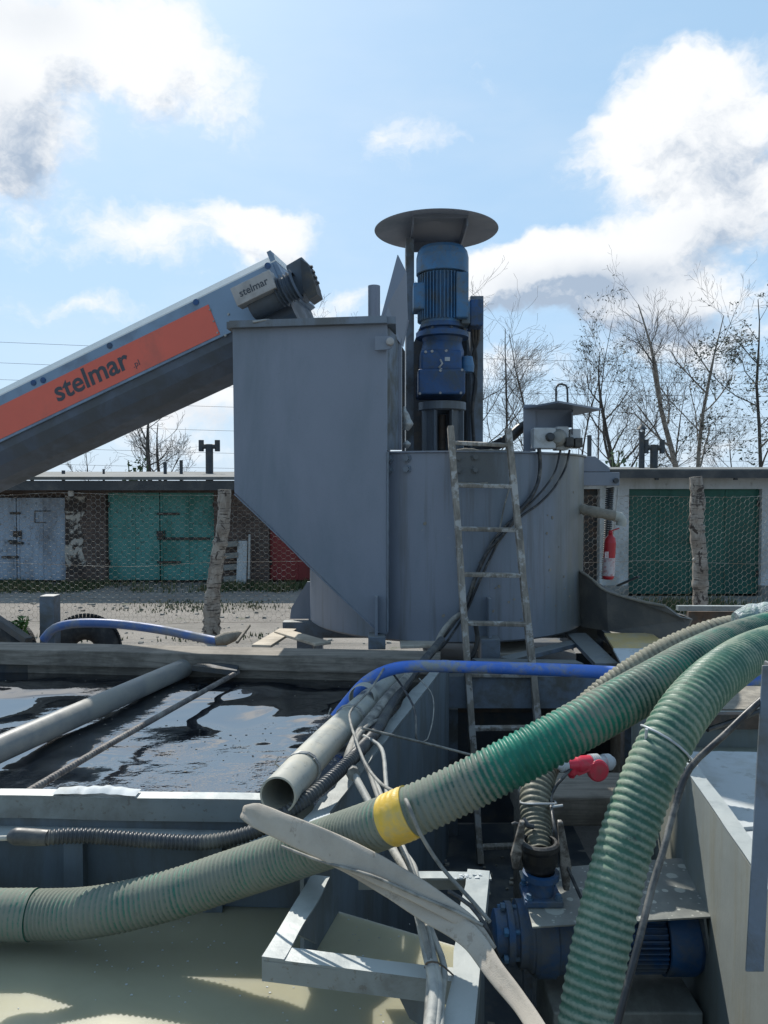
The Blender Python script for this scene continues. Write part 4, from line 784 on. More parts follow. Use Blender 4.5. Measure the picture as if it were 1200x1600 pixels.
# drive at the head end
s0, v0 = cs(378, 465); s1, v1 = cs(435, 438)
dv = thing('conveyor_drive', 'compact dusty drive unit with name box at the head of the screw conveyor', 'motor', C(s1, .3, -.2))
m_ = MB(); sa, sb = s0, s1 + .01; va, vb = v1 - .015, v1 + .115
prism(m_, [C(sa, va, -.22), C(sb, va, -.22), C(sb, vb, -.22), C(sa, vb, -.22)], wv_ * .10); nb = m_.build('name_box', M['signbox'], dv, bevel=.004)
text('stelmar', 'lettering', C(sa + .045, va + .085, -.2205), e, nv_, .08, .0012, M['letter'], nb, offs=.001, width=(sb - sa) - .08)
m_ = MB(); lathe(m_, C(sa + .05, vb + .01, -.08), e, [(0, 0), (.075, 0), (.08, .02), (.08, .24), (.06, .25)], 24); m_.build('motor_body', M['conv_b'], dv)
m_ = MB(); lathe(m_, C(sb - .03, va + .13, -.1), e, sum([[(.085 + .006 * (k % 3), k * .026), (.10 + .006 * (k % 3), k * .026 + .008), (.085, k * .026 + .018)] for k in range(6)], []), 24)
lathe(m_, C(sb - .04, va + .13, -.1), e, [(.0, 0), (.06, 0), (.09, .02)], 24); m_.build('ribbed_coupling', M['conv_b'], dv)
m_ = MB(); prism(m_, [C(sb + .08, va - .04, -.06), C(sb + .21, va - .05, -.06), C(sb + .215, va + .17, -.06), C(sb + .08, va + .2, -.06)], wv_ * .2); m_.build('gear_case', M['conv_b'], dv, bevel=.012)
m_ = MB(); prism(m_, [C(sb + .2, va - .02, -.10), C(sb + .235, va + .03, -.1), C(sb + .235, va + .10, -.1), C(sb + .22, va + .25, -.1), C(sb + .15, va + .26, -.1), C(sb + .14, va + .18, -.1)], wv_ * .14)
for k in range(4): bolt(m_, C(sb + .235, va + .04 + k * .04, -.04), e, .01, .016)
m_.build('end_cap', M['darksteel'], dv)
m_ = MB(); a, b = C(0.02, .36, -.05), P(500, 499, 5.2); tube(m_, [P(395, 503, 5.0), P(420, 500, 5.0), P(430, 504, 5.0)], .008, 6, .02, jit=.3); m_.build('wire_tie', M['galv'], dv)

for k in range(26):
    px, py = rnd.choice([(rnd.uniform(850, 900), rnd.uniform(760, 960)), (rnd.uniform(640, 700), rnd.uniform(715, 980)), (rnd.uniform(700, 890), rnd.uniform(900, 975))])
    pc = cyl(px, py, -.0005); nn_ = cyln(pc); uu = nn_.orthogonal().normalized(); vv = nn_.cross(uu); s_ = rnd.uniform(.004, .013); m_ = MB()
    ring_ = [pc + uu * s_ * math.cos(a_ * .9) * rnd.uniform(.6, 1.2) + vv * s_ * math.sin(a_ * .9) * rnd.uniform(.6, 1.2) for a_ in range(7)]; prism(m_, ring_, nn_ * .003); m_.build('mud_splash', M['mud'], mx)
# ================================================================= STEEL FRAME UNDER THE VESSEL
sf = thing('support_stand', 'grey channel steel stand carrying planks in front of the vessel', 'stand', P(800, 1060, 4.6))
zf = lambda rel: ZC + rel
def bpart(parent, name, m, a, b, w_, h_, bev=.003):
    q = MB(); beam(q, a, b, w_, h_); return q.build(name, M[m], parent, bevel=bev)
m_ = MB(); a, b = P(688, 1082, 4.55), P(1010, 1082, 4.55); chan(m_, a + V((0, .05, 0)), b + V((0, .05, 0)), .09, .19, .009); m_.build('front_channel', M['frame'], sf)
bpart(sf, 'lower_rail', 'rust', P(690, 1108, 4.75), P(990, 1108, 4.75), .05, .03)
for px in (705, 985): q = P(px, 1100, 4.7); m_ = MB(); box(m_, (q.x - .04, 4.68, 0), (q.x + .04, 4.76, q.z - .03)); m_.build('leg', M['frame'], sf)
bpart(sf, 'cross_bar', 'frame', P(742, 1038, 4.55) + V((0, 0, .01)), P(905, 1038, 4.75), .10, .035)
bpart(sf, 'brace', 'frame', P(790, 1032, 4.72), P(915, 1001, 5.35), .10, .03)
bpart(sf, 'brace', 'frame', P(900, 992, 5.45), P(948, 1040, 4.62), .14, .03)
bpart(sf, 'brace', 'darksteel', P(938, 985, 5.5), P(1008, 1046, 4.7), .05, .06)
bpart(sf, 'cross_bar', 'frame', P(950, 1040, 4.75), P(1045, 1046, 4.75), .08, .04)
m_ = MB(); box(m_, (P(690, 1100, 4.9).x, 4.88, 0), (P(900, 1100, 4.9).x, 4.91, zf(-1.42))); m_.build('shade_panel', M['darksteel'], sf)  # dark sheet added in place of the deep shade under the vessel
m_ = MB(); box(m_, (P(900, 1100, 5.6).x, 5.58, 0), (P(1010, 1100, 5.6).x, 5.61, zf(-1.2))); m_.build('shade_panel', M['darksteel'], sf)  # second added dark sheet, shade built as a panel
m_ = MB(); box(m_, (.33, 4.95, zf(-1.36)), (1.55, 6.9, zf(-1.32))); m_.build('deck_plate', M['darksteel'], sf)
def plank(name, label, a, b, w_, h_, m='board', cat='board'):
    q = MB(); beam(q, a, b, w_, h_); o = q.build(name, M[m], bevel=.004); return tag(o, label, cat)
plank('board', 'pale plywood offcut lying behind the right end of the long timber', P(625, 1006, 4.95), P(690, 1004, 4.95), .22, .02, 'ply')
plank('board', 'short pale board slanting up to the left vessel beam', P(408, 1010, 4.95), P(450, 984, 5.6), .13, .02)
plank('board', 'short pale board slanting down to the right beside the vessel beam', P(440, 987, 5.45), P(505, 1006, 4.95), .12, .02)
q = MB(); prism(q, [P(944, 989, 5.15), P(1018, 989, 5.15), P(1052, 1014, 4.75), P(960, 1014, 4.75)], (0, 0, -.015)); tag(q.build('board', M['plyy']), 'yellow plywood sheet lying right of the vessel beam', 'board')
q = MB(); prism(q, [P(958, 1013, 4.7), P(1018, 1013, 4.7), P(1036, 1036, 4.4), P(972, 1038, 4.4)], (0, 0, -.015)); tag(q.build('board', M['foam']), 'white crusted board lying below the yellow plywood', 'board')
plank('board', 'sandy board under the front vessel foot', P(800, 1004, 5.3) - V((.25, 0, .03)), P(800, 1004, 5.3) + V((.15, 0, -.03)), .5, .02, 'ply')
# ================================================================= WATER TANK
ZR = -1.0
wt = thing('water_tank', 'open grey steel tank full of dark water at lower left', 'tank', (-1.4, 3.5, 0))
ZW = ZC - 1.13; xl = -3.4
n0, n1 = P(-400, 1222, 2.62), PZ(392, 1268, ZR)
c0 = PZ(690, 1046, ZR); c1 = PZ(497, 1292, ZR)
# near wall: top flange, web and lower recessed plate
nd = (n1 - n0); nd.z = 0; nd.normalize(); nn = V((nd.y, -nd.x, 0))
NL = V((xl, 0, ZC + ZR)); NR = V((c1.x - .02, 0, ZC + ZR))
def nearY(x): return 2.50 - .0 * x if False else 2.44 + (x + .2) * -.045
m_ = MB()
for (x0, x1, zo) in ((xl, c1.x - .03, 0),):
    n = 60; vs = []
    for i in range(n + 1):
        x = x0 + (x1 - x0) * i / n; y = nearY(x); zz = ZC + ZR + .004 * noise.noise(V((x * 3, 0, 0)))
        vs += [(x, y, zz), (x, y + .055, zz), (x, y + .055, zz - .012), (x, y, zz - .075), (x, y + .02, zz - .08)]
    fs = []
    for i in range(n): o = i * 5; fs += [(o, o + 5, o + 6, o + 1), (o + 1, o + 6, o + 7, o + 2), (o, o + 3, o + 8, o + 5), (o + 3, o + 4, o + 9, o + 8)]
    m_.add(vs, fs, False)
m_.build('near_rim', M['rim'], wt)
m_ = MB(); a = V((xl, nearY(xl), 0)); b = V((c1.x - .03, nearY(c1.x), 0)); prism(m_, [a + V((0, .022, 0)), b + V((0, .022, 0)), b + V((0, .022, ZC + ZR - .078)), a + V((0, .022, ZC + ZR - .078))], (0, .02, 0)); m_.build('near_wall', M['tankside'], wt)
m_ = MB(); n = 30; vs = []
for i in range(n + 1):
    x = xl + (c1.x + .02 - xl) * i / n; y = nearY(x); z = ZC + ZR - .11; vs += [(x, y + .02, z), (x, y - .045, z - .004), (x, y - .045, z - .018)]
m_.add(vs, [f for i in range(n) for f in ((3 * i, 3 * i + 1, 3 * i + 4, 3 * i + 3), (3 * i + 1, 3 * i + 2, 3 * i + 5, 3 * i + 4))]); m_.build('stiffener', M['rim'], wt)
for px in (107, -160, 330):
    q = P(px, 1330, 2.42); y = nearY(q.x); m_ = MB(); box(m_, (q.x - .032, y - .018, ZC - 1.4), (q.x + .03, y + .02, ZC + ZR - .132)); m_.build('rib', M['tankside'], wt)
# crust on the rim
m_ = MB(); x0, x1 = P(75, 1260, 2.45).x, P(210, 1268, 2.45).x; n = 46; vs = []
for i in range(n + 1):
    x = x0 + (x1 - x0) * i / n; h = .016 * math.sin(math.pi * i / n) ** .6 * (1 + .7 * noise.noise(V((x * 28, 0, 2)))); y = nearY(x)
    for j in range(5): t = j / 4; vs.append((x, y - .004 + .06 * t + .008 * noise.noise(V((x * 20, t, 0))), ZC + ZR + .001 + max(0, h) * math.sin(math.pi * (t * .8 + .1)) + .006))
m_.add(vs, [(i * 5 + j, i * 5 + j + 5, i * 5 + j + 6, i * 5 + j + 1) for i in range(n) for j in range(4)], True); m_.build('dried_crust', M['foam'], wt)
# right side wall running back to the vessel
sd_ = (c0 - c1); sd_.z = 0; sd_.normalize(); sn = V((sd_.y, -sd_.x, 0))       # sn points right
m_ = MB(); prism(m_, [V((c1.x, c1.y, 0)) - sd_ * .12, V((c0.x, c0.y, 0)) + sd_ * .25, V((c0.x, c0.y, ZC + ZR - .008)) + sd_ * .25, V((c1.x, c1.y, ZC + ZR - .008)) - sd_ * .12], -sn * .012); m_.build('side_wall', M['tankside'], wt)
m_ = MB()
def rimstrip(mb, a, b, sn_, w_, wobble=.0, n=24, h=.012):
    vs = []
    for i in range(n + 1):
        t = i / n; p = a.lerp(b, t); q = w_ * (1 + wobble * noise.noise(p * 9)); z = V((0, 0, .004 * noise.noise(p * 6)))
        vs += [p + z, p - sn_ * q + z, p - sn_ * q + z - V((0, 0, h)), p + z - V((0, 0, h))]
    mb.add(vs, [(4 * i + k, 4 * i + (k + 1) % 4, 4 * i + 4 + (k + 1) % 4, 4 * i + 4 + k) for i in range(n) for k in range(4)] + [(0, 3, 2, 1), (4 * n, 4 * n + 1, 4 * n + 2, 4 * n + 3)]); return mb
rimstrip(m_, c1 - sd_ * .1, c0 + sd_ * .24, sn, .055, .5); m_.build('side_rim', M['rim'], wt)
m_ = MB(); 
rimstrip(m_, c1 + V((-.035, -.0, .006)) - sd_ * .05, c1 + V((.03, .02, .006)), V((0, -1, 0)), .05, .9, 8, .016); m_.build('weld_lump', M['foam'], wt)
m_ = MB(); box(m_, (xl, 4.72, 0), (c0.x, 4.74, ZC - 1.07)); m_.build('far_wall', M['darksteel'], wt)
m_ = MB(); box(m_, (xl - .02, 2.4, 0), (xl - .001, 4.74, ZC + ZR)); m_.build('end_wall', M['tankside'], wt)
# water surface
m_ = MB(); prism(m_, [(xl, nearY(xl) + .043, ZW), (c1.x + .0, nearY(c1.x) + .043, ZW), V((c0.x, c0.y, ZW)) - sn * .013, V((c0.x + .03, 4.719, ZW)) - sn * .013, (xl, 4.719, ZW)], (0, 0, -.6)); wo_ = m_.build('water', M['water']); struct(wo_)
# timber
ta, tb_ = P(0, 1007, 4.8), P(688, 1022, 4.52); td = (tb_ - ta); td.z = 0; td.normalize()
TL = ta - td * 1.9; TL.z = ta.z; q = MB(); zt_ = ZC - .975
beam(q, V((TL.x, TL.y, zt_ - .05)), V((tb_.x, tb_.y, zt_ - .05)), .22, .095)
tag(q.build('timber_beam', M['wood'], bevel=.006), 'long weathered timber laid along the far edge of the dark water', 'timber')
q = MB(); beam(q, V((TL.x, TL.y + .02, zt_ - .14)), V((tb_.x - .06, tb_.y + .03, zt_ - .14)), .16, .08); tag(q.build('timber_beam', M['wood'], bevel=.006), 'dark lower timber squeezed under the long weathered one', 'timber')
q = MB(); prism(q, [P(300, 1040, 4.45), P(320, 1033, 4.6), P(375, 1033, 4.6), P(370, 1048, 4.45)], (0, 0, -.03)); q.build('bracket', M['darksteel'], wt)
# pipes across the water
pp = MB(); tube(pp, [P(-260, 1284, 2.42), P(287, 1044, 4.58)], .056, 28, .3, inner=.9); tag(pp.build('water_pipe', M['pvc_d']), 'grey plastic pipe crossing the dark water diagonally, half over it', 'pipe')
pp = MB(); tube(pp, [P(22, 1250, 2.62), P(190, 1152, 3.3), P(372, 1050, 4.5)], .013, 12, pitch=.016, amp=.0016); tag(pp.build('threaded_rod', M['rod']), 'thin ribbed rusty rod crossing the dark water', 'rod')
gp = thing('drain_tube', 'pale grey plastic pipe with open dark mouth lying along the tank side', 'pipe', P(437, 1245, 2.35))
pp = MB(); tube(pp, [P(434, 1243, 2.30), P(520, 1150, 2.95), P(625, 1052, 4.1)], .057, 36, .1, inner=.9); pp.build('pipe', M['pvc'], gp)
for t, (px, py, yy) in enumerate(((471, 1204, 2.54), (546, 1124, 3.15))):
    q = MB(); c = P(px, py, yy); ax = (P(520, 1150, 2.95) - P(434, 1243, 2.3)).normalized(); u = ax.orthogonal().normalized(); v = ax.cross(u)
    for kk in range(2): tube(q, [c + ax * (.012 * kk + .01 * math.sin(k)) + (u * math.cos(k * .45) + v * math.sin(k * .45)) * .0605 for k in range(15)], .0035, 5, .02)
    tube(q, [c - V((.058, 0, 0)), c + V((-.085, -.02, .03)), c + V((-.075, -.01, .05))], .003, 5); q.build('wire_tie', M['galv'], gp)
q = MB(); lathe(q, P(565, 1092, 3.4), (P(625, 1052, 4.1) - P(520, 1150, 2.95)), [(.0575, 0), (.062, .005), (.062, .06), (.0575, .065)], 30); q.build('pipe_socket', M['pvc'], gp)
# blue pipe and its tie
bp = MB(); tube(bp, [P(524, 1122, 3.5), P(545, 1095, 3.52), P(572, 1066, 3.54), P(605, 1048, 3.56), P(650, 1041, 3.58), P(760, 1043, 3.5), P(900, 1048, 3.3), P(1030, 1056, 3.15), P(1120, 1060, 3.1), P(1260, 1062, 3.1)], .028, 20, .04)
tag(bp.build('blue_water_pipe', M['bluepipe']), 'bright blue plastic pipe running across behind the ladder', 'pipe')
# ribbed conduit
rc = MB(); tube(rc, [P(70, 1309, 2.25), P(130, 1306, 2.28), P(230, 1313, 2.3), P(320, 1316, 2.3), P(390, 1302, 2.3), P(440, 1275, 2.3), P(490, 1240, 2.38), P(530, 1205, 2.5), P(560, 1175, 2.65), P(590, 1140, 3.0), P(612, 1100, 3.4), P(640, 1060, 3.8), P(690, 1000, 4.4)], .021, 20, pitch=.0125, amp=.0022)
rt = thing('ribbed_conduit', 'black ribbed cable conduit hanging along the near tank wall', 'conduit', P(230, 1313, 2.3)); rc.build('conduit', M['cond'], rt)
q = MB(); tube(q, [P(16, 1309, 2.24), P(24, 1307, 2.24), P(48, 1308, 2.25), P(75, 1309, 2.25)], [.016, .025, .0245, .0225], 18, .01); q.build('end_sleeve', M['cond'], rt)
q = MB(); tube(q, [P(-60, 1312, 2.24), P(20, 1309, 2.24)], .008, 8); q.build('cable', M['cable_p'], rt)
# ================================================================= SLURRY BASIN
ZS = ZC - 1.362
fA, fB = P(744, 1372, 2.17), P(705, 1620, 1.53)
sb_ = thing('slurry_basin', 'open basin of beige slurry below the dusty hose at bottom left', 'basin', (-1.2, 1.5, 0))
rv = (fB - fA); rv.z = 0; rv.normalize()
q = MB(); a = V((fA.x + .02, fA.y + .05, 0)); b = a + rv * 1.75; prism(q, [a, b, b + V((0, 0, ZC - 1.15)), a + V((0, 0, ZC - 1.15))], (.012, 0, 0)); q.build('side_wall', M['tankside'], sb_)
q = MB(); box(q, (-3.5, .5, 0), (b.x, .52, ZC - 1.2)); q.build('near_wall', M['tankside'], sb_)
q = MB(); box(q, (-3.52, .5, 0), (-3.5, 2.48, ZC - 1.2)); q.build('end_wall', M['tankside'], sb_)
q = MB(); prism(q, [(-3.5, .521, ZS), (b.x, .521, ZS), (a.x, a.y, ZS), (c1.x + .02, nearY(c1.x) + .02, ZS), (-3.5, nearY(-3.5) + .02, ZS)], (0, 0, -.4)); struct(q.build('slurry_water', M['slurry']))
# angle frame
af = thing('angle_frame', 'open square frame of pale grey angle steel over the slurry edge', 'frame', P(590, 1500, 1.8))
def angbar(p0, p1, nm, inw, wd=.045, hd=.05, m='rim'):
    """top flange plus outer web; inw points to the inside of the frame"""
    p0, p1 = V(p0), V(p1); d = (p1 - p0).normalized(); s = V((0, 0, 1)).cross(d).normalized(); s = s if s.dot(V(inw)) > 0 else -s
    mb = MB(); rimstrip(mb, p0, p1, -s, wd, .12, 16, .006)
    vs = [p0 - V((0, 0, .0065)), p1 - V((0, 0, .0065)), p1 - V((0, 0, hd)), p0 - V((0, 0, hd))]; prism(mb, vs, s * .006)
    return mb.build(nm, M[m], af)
ZA = -1.1
k0, k1, k2, k3 = PZ(409, 1497, ZA), PZ(715, 1534, ZA), PZ(765, 1362, ZA), PZ(487, 1368, ZA)
inn = (k0 + k1 + k2 + k3) / 4
angbar(k0, k1 + (k1 - k0) * -.0, 'near_bar', inn - k0, .05, .055)
angbar(k0 + V((0, 0, .003)), k3 + V((0, 0, .003)), 'left_bar', inn - k0, .055)
angbar(PZ(560, 1362, ZA), k2, 'far_bar', inn - k2, .04)
angbar(k2 + V((0, 0, .003)), PZ(738, 1640, ZA) + V((0, 0, .003)), 'right_bar', inn - k2, .062, .06)
q = MB(); prism(q, [PZ(608, 1520, ZA) - V((0, 0, .01)), PZ(665, 1526, ZA) - V((0, 0, .01)), PZ(665, 1526, ZA) - V((0, 0, .12)), PZ(640, 1524, ZA) - V((0, 0, .10))], (0, .006, 0)); q.build('gusset', M['tankside'], af)
q = MB(); prism(q, [PZ(490, 1376, ZA) - V((0, 0, .03)), PZ(458, 1440, ZA) - V((0, 0, .03)), PZ(480, 1450, ZA) - V((0, -.2, .16))], (.006, 0, 0)); q.build('gusset', M['tankside'], af)
q = MB()
for _ in range(14): rock(q, PZ(rnd.uniform(712, 756), rnd.uniform(1366, 1374), ZA) + V((0, 0, .001)), rnd.uniform(.003, .008), rnd)
q.build('dried_mud', M['foam'], af)
# ================================================================= PIT, PUMP
rt2 = thing('settling_tank', 'open pale-walled steel tank on the right holding pale slurry', 'tank', (1.9, 2.6, 0))
w0, w1 = PZ(1008, 1108, ZR), PZ(1192, 1378, ZR); wd_ = (w1 - w0); wd_.z = 0; wd_.normalize(); wr = V((-wd_.y, wd_.x, 0)); wr = wr if wr.x > 0 else -wr
we = w1 + wd_ * 1.3; ws_ = w0 - wd_ * .35
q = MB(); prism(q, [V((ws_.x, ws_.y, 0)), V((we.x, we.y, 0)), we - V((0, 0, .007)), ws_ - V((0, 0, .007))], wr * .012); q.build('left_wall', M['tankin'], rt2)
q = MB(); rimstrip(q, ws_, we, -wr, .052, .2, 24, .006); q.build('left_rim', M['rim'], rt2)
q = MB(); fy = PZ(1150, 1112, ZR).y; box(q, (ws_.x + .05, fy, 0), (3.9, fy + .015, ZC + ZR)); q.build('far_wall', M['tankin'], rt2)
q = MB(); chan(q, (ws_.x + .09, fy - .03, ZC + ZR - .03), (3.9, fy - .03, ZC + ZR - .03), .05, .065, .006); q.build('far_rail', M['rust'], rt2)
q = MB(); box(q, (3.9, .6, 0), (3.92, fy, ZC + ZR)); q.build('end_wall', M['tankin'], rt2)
q = MB(); prism(q, [V((ws_.x, fy - .001, ZC - 1.16)) + wr * .04, (3.899, fy - .001, ZC - 1.16), (3.899, .9, ZC - 1.16), V((we.x, we.y, ZC - 1.16)) + wr * .014], (0, 0, -.4)); struct(q.build('settling_water', M['paleslurry']))
def ragged(a, c, zrel, n=10, j=.012):
    cs_ = [PZ(*p, zrel) for p in a]; out = []
    for i in range(len(cs_)):
        p, r_ = cs_[i], cs_[(i + 1) % len(cs_)]
        for k in range(n): out.append(p.lerp(r_, k / n) + V((rnd.uniform(-j, j), rnd.uniform(-j, j), 0)) * (k > 0))
    return out
q = MB(); prism(q, ragged([(1130, 1290), (1250, 1296), (1240, 1176), (1075, 1174)], 0, -1.10), (0, 0, -.05)); tag(q.build('foam_sheet', M['foam']), 'white polystyrene sheet floating in the right-hand tank', 'foam sheet')
q = MB(); prism(q, ragged([(1150, 1312), (1260, 1316), (1255, 1294), (1160, 1300)], 0, -1.11, 6, .008), (0, 0, -.03)); tag(q.build('foam_sheet', M['foam']), 'small ragged foam scrap in the right-hand tank near the steel post', 'foam sheet')
q = MB(); prism(q, ragged([(1195, 1350), (1260, 1350), (1260, 1335), (1200, 1330)], 0, -1.11, 6, .008), (0, 0, -.03)); tag(q.build('foam_scrap', M['canvas']), 'brownish foam scrap just right of the steel post', 'foam sheet')
# beam with dirt behind the right tank
gm2 = MB(); box(gm2, (P(1060, 1090, 4.3).x, 4.0, 0), (4.2, 6.4, PZ(1100, 1080, -1.15).z)); tag(gm2.build('dirt_bank', M['mud']), 'sunlit dirt bank behind the right-hand tank', 'dirt', kind='structure')
rb = thing('edging_board', 'pale rail over a rusty board beyond the right-hand hoses', 'rail', P(1140, 970, 8))
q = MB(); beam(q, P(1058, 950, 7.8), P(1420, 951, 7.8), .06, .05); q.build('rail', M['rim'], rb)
q = MB(); beam(q, P(1075, 972, 7.85), P(1420, 972, 7.85), .03, .22); q.build('board', M['rust'], rb)
for px in (1082, 1196, 1390): q = MB(); p = P(px, 953, 7.9); box(q, (p.x - .04, 7.88, 0), (p.x + .04, 7.95, p.z)); q.build('post', M['rust'], rb)
q = MB(); tube(q, [P(1180, 946, 7.7), P(1192, 943, 7.7), P(1203, 948, 7.7), P(1215, 947, 7.7)], .012, 6, .03, jit=.4); tag(q.build('plastic_scrap', M['foam']), 'bit of white plastic caught on the pale rail', 'scrap')
# clutter right of chute
q = MB()
for _ in range(70): rock(q, P(rnd.uniform(1064, 1100), rnd.uniform(985, 1010), 6.6) + V((0, rnd.uniform(-.3, .3), 0)), rnd.uniform(.01, .035), rnd)
tag(q.build('rubble', M['concrete']), 'heap of broken rubble at the mouth of the chute', 'rubble', kind='stuff')
# leaning steel post
q = MB(); a, b = P(1180, 1519, 1.5), P(1203, 1040, 1.62); d = (b - a).normalized(); 
prism(q, [a + V((-.018, 0, 0)), a + V((.018, -.0, 0)), b + V((.018, 0, 0)), b + V((-.015, 0, 0))], (0, .006, 0)); prism(q, [a + V((.012, .007, 0)), a + V((.012, .05, 0)), b + V((.012, .05, 0)), b + V((.012, .007, 0))], (.006, 0, 0))
tag(q.build('steel_post', M['frame'], bevel=.002), 'blue-grey angle steel post leaning on the rim at the right edge', 'post')
# sleeper with the plug
q = MB(); p0, p1 = PZ(800, 1216, -1.34), PZ(1012, 1222, -1.34); p0.y = 3.45; p1.y = 3.45; beam(q, p0 - V((0, 0, .06)), p1 - V((0, 0, .06)) , .30, .13); sl = q.build('sleeper', M['wood'], bevel=.01); tag(sl, 'dark heavy timber sleeper spanning the pit behind the red plug', 'timber')
for t in (.15, .85): q = MB(); p = p0.lerp(p1, t); box(q, (p.x - .08, p.y - .1, 0), (p.x + .08, p.y + .1, p.z - .13)); q.build('block', M['wood'], None) and None
for o in [o for o in bpy.data.objects if o.name.startswith('block')]: o.name = 'support_block'; tag(o, 'concrete block under the timber sleeper', 'block', 'blocks under the sleeper')
q = MB(); struct_plate = quadgrid(q, [(.05, .8, .006), (1.1, .8, .006), (1.2, 4.85, .006), (.3, 4.85, .006)], 40, 80, lambda p, s, t: (0, 0, .010 * noise.noise(p * 5))); o = q.build('pit_floor', M['tankfloor'] if 'tankfloor' in M else M['frame']); struct(o)
q = MB()
for _ in range(60): rock(q, (rnd.uniform(.35, 1.05), rnd.uniform(2.6, 4.4), .008), rnd.uniform(.005, .02), rnd)
tag(q.build('pit_rubble', M['mud']), 'small dirt lumps scattered over the dark pit floor', 'dirt', kind='stuff')
# pump table
zp = -1.35
ptb = thing('pump_table', 'spattered grey steel plate table over the blue pump motor', 'table', (PZ(970, 1400, zp).x, 2.6, 0))
cr = [PZ(811, 1360, zp), PZ(1066, 1340, zp), PZ(1128, 1431, zp), PZ(832, 1448, zp)]
q = MB(); prism(q, cr, (0, 0, -.006)); q.build('table_top', M['spat'] if 'spat' in M else M['plate'], ptb, bevel=.001)
q = MB(); a, b = cr[2] + V((-.055, .01, -.0065)), cr[1] + V((-.04, -.02, -.0065)); prism(q, [a, b, V((b.x + .1, b.y, .02)), V((a.x + .12, a.y, .02))], (.008, 0, 0)); q.build('side_plate', M['plate'], ptb)
a, b = cr[3] + V((.02, .02, -.0065)), cr[0] + V((.01, -.02, -.0065))
for c_ in (b,): q = MB(); box(q, (c_.x, c_.y - .03, .02), (c_.x + .03, c_.y, c_.z)); q.build('leg', M['frame'], ptb)
# pump
py_, pz_ = 2.56, P(900, 1497, 2.42).z
pm = thing('pump', 'blue horizontal pump motor lying under the spattered plate', 'pump', (P(940, 1500, 2.55).x, py_, 0))
xx = lambda px: P(px, 1500, 2.45).x
def lx(name, prof, m, s=40, par=pm): b_ = MB(); lathe(b_, (0, py_, pz_), (1, 0, 0), [(r_, xx(p_)) for r_, p_ in prof], s); return b_.build(name, M[m], par)
lx('fan_cover', [(0, 1104), (.10, 1104), (.118, 1102), (.128, 1094), (.128, 1048), (.12, 1047)], 'blue_p')
q = MB(); lathe(q, (0, py_, pz_), (1, 0, 0), [(.10, xx(955)), (.10, xx(1047))], 40)
for k in range(40):
    a = 2 * math.pi * k / 40; d = V((0, math.cos(a), math.sin(a))); c = V((0, py_, pz_)) + d * .109; beam(q, c + V((xx(957), 0, 0)), c + V((xx(1045), 0, 0)), .004, .024, d)
q.build('finned_housing', M['blue_p'], pm)
lx('gear_case', [(.0, 837), (.125, 838), (.135, 845), (.135, 872), (.125, 876), (.125, 905), (.14, 908), (.14, 926), (.12, 930), (.112, 954), (0, 955)], 'blue_p', 48)
lx('suction_flange', [(0, 775), (.045, 775), (.075, 780), (.075, 797), (.098, 798), (.098, 808), (.085, 809), (.085, 815), (.105, 816), (.105, 828), (.12, 834), (.12, 838)], 'blue_p')
for k in range(6):
    q = MB(); a = k * math.pi / 3 + .5; d = V((0, math.cos(a), math.sin(a))); c = V((xx(790), py_, pz_)) + d * .088; lathe(q, c, (1, 0, 0), [(0, 0), (.014, 0), (.014, .014), (.008, .015), (.008, xx(826) - xx(790) - .014), (.014, xx(826) - xx(790) - .012), (.014, xx(826) - xx(790) + .004), (0, xx(826) - xx(790) + .004)], 6, smooth=False); q.build('bolt', M['blue'], pm)
q = MB(); box(q, (xx(860), py_ - .16, 0), (xx(1090), py_ + .12, pz_ - .165)); q.build('pedestal', M['plate'], pm, bevel=.006)
q = MB(); box(q, (xx(1015), py_ - .06, pz_ + .11), (xx(1040), py_ + .06, pz_ + .15)); q.build('terminal_box', M['blue_p'], pm, bevel=.004)
# inlet on the plate: flange, coupling
iv = thing('pump_inlet', 'blue square flange and black lever coupling standing on the spattered plate', 'coupling', PZ(845, 1400, zp))
cx, cy, cz = PZ(845, 1404, zp).x, PZ(845, 1404, zp).y + .0, ZC + zp
q = MB(); box(q, (cx - .062, cy - .062, cz + .001), (cx + .062, cy + .062, cz + .022)); q.build('base_flange', M['blue_p'], iv, bevel=.004)
q = MB(); lathe(q, (cx, cy, cz), (0, 0, 1), [(.042, .022), (.042, .07), (.06, .072), (.06, .09), (.045, .092)], 28); q.build('neck', M['blue_p'], iv)
for e in ((-1, -1), (1, -1), (-1, 1), (1, 1)):
    q = MB(); bolt(q, (cx + e[0] * .048, cy + e[1] * .048, cz + .022), (0, 0, 1), .009, .018); q.build('bolt', M['blue'], iv)
q = MB(); lathe(q, (cx - .004, cy + .01, cz), (0, 0, 1), [(.046, .09), (.052, .10), (.06, .13), (.062, .16), (.066, .17), (.066, .185), (.058, .19), (.05, .19), (.048, .15)], 32); cpl = q.build('coupling_cup', M['black'], iv)
for s_, l_ in ((1, .17), (-1, .10)):
    q = MB(); a = V((cx + s_ * .066, cy - .01, cz + .20)); prism(q, [a + V((-.012 * s_, 0, .06)), a + V((.004 * s_, 0, .06)), a + V((.034 * s_, 0, -l_ * .55)), a + V((.026 * s_, 0, -l_)), a + V((.008 * s_, 0, -l_)), a + V((-.004 * s_, 0, -l_ * .5))], (0, .022, 0)); q.build('lever', M['galv2'] if 'galv2' in M else M['rust'], iv, bevel=.004)
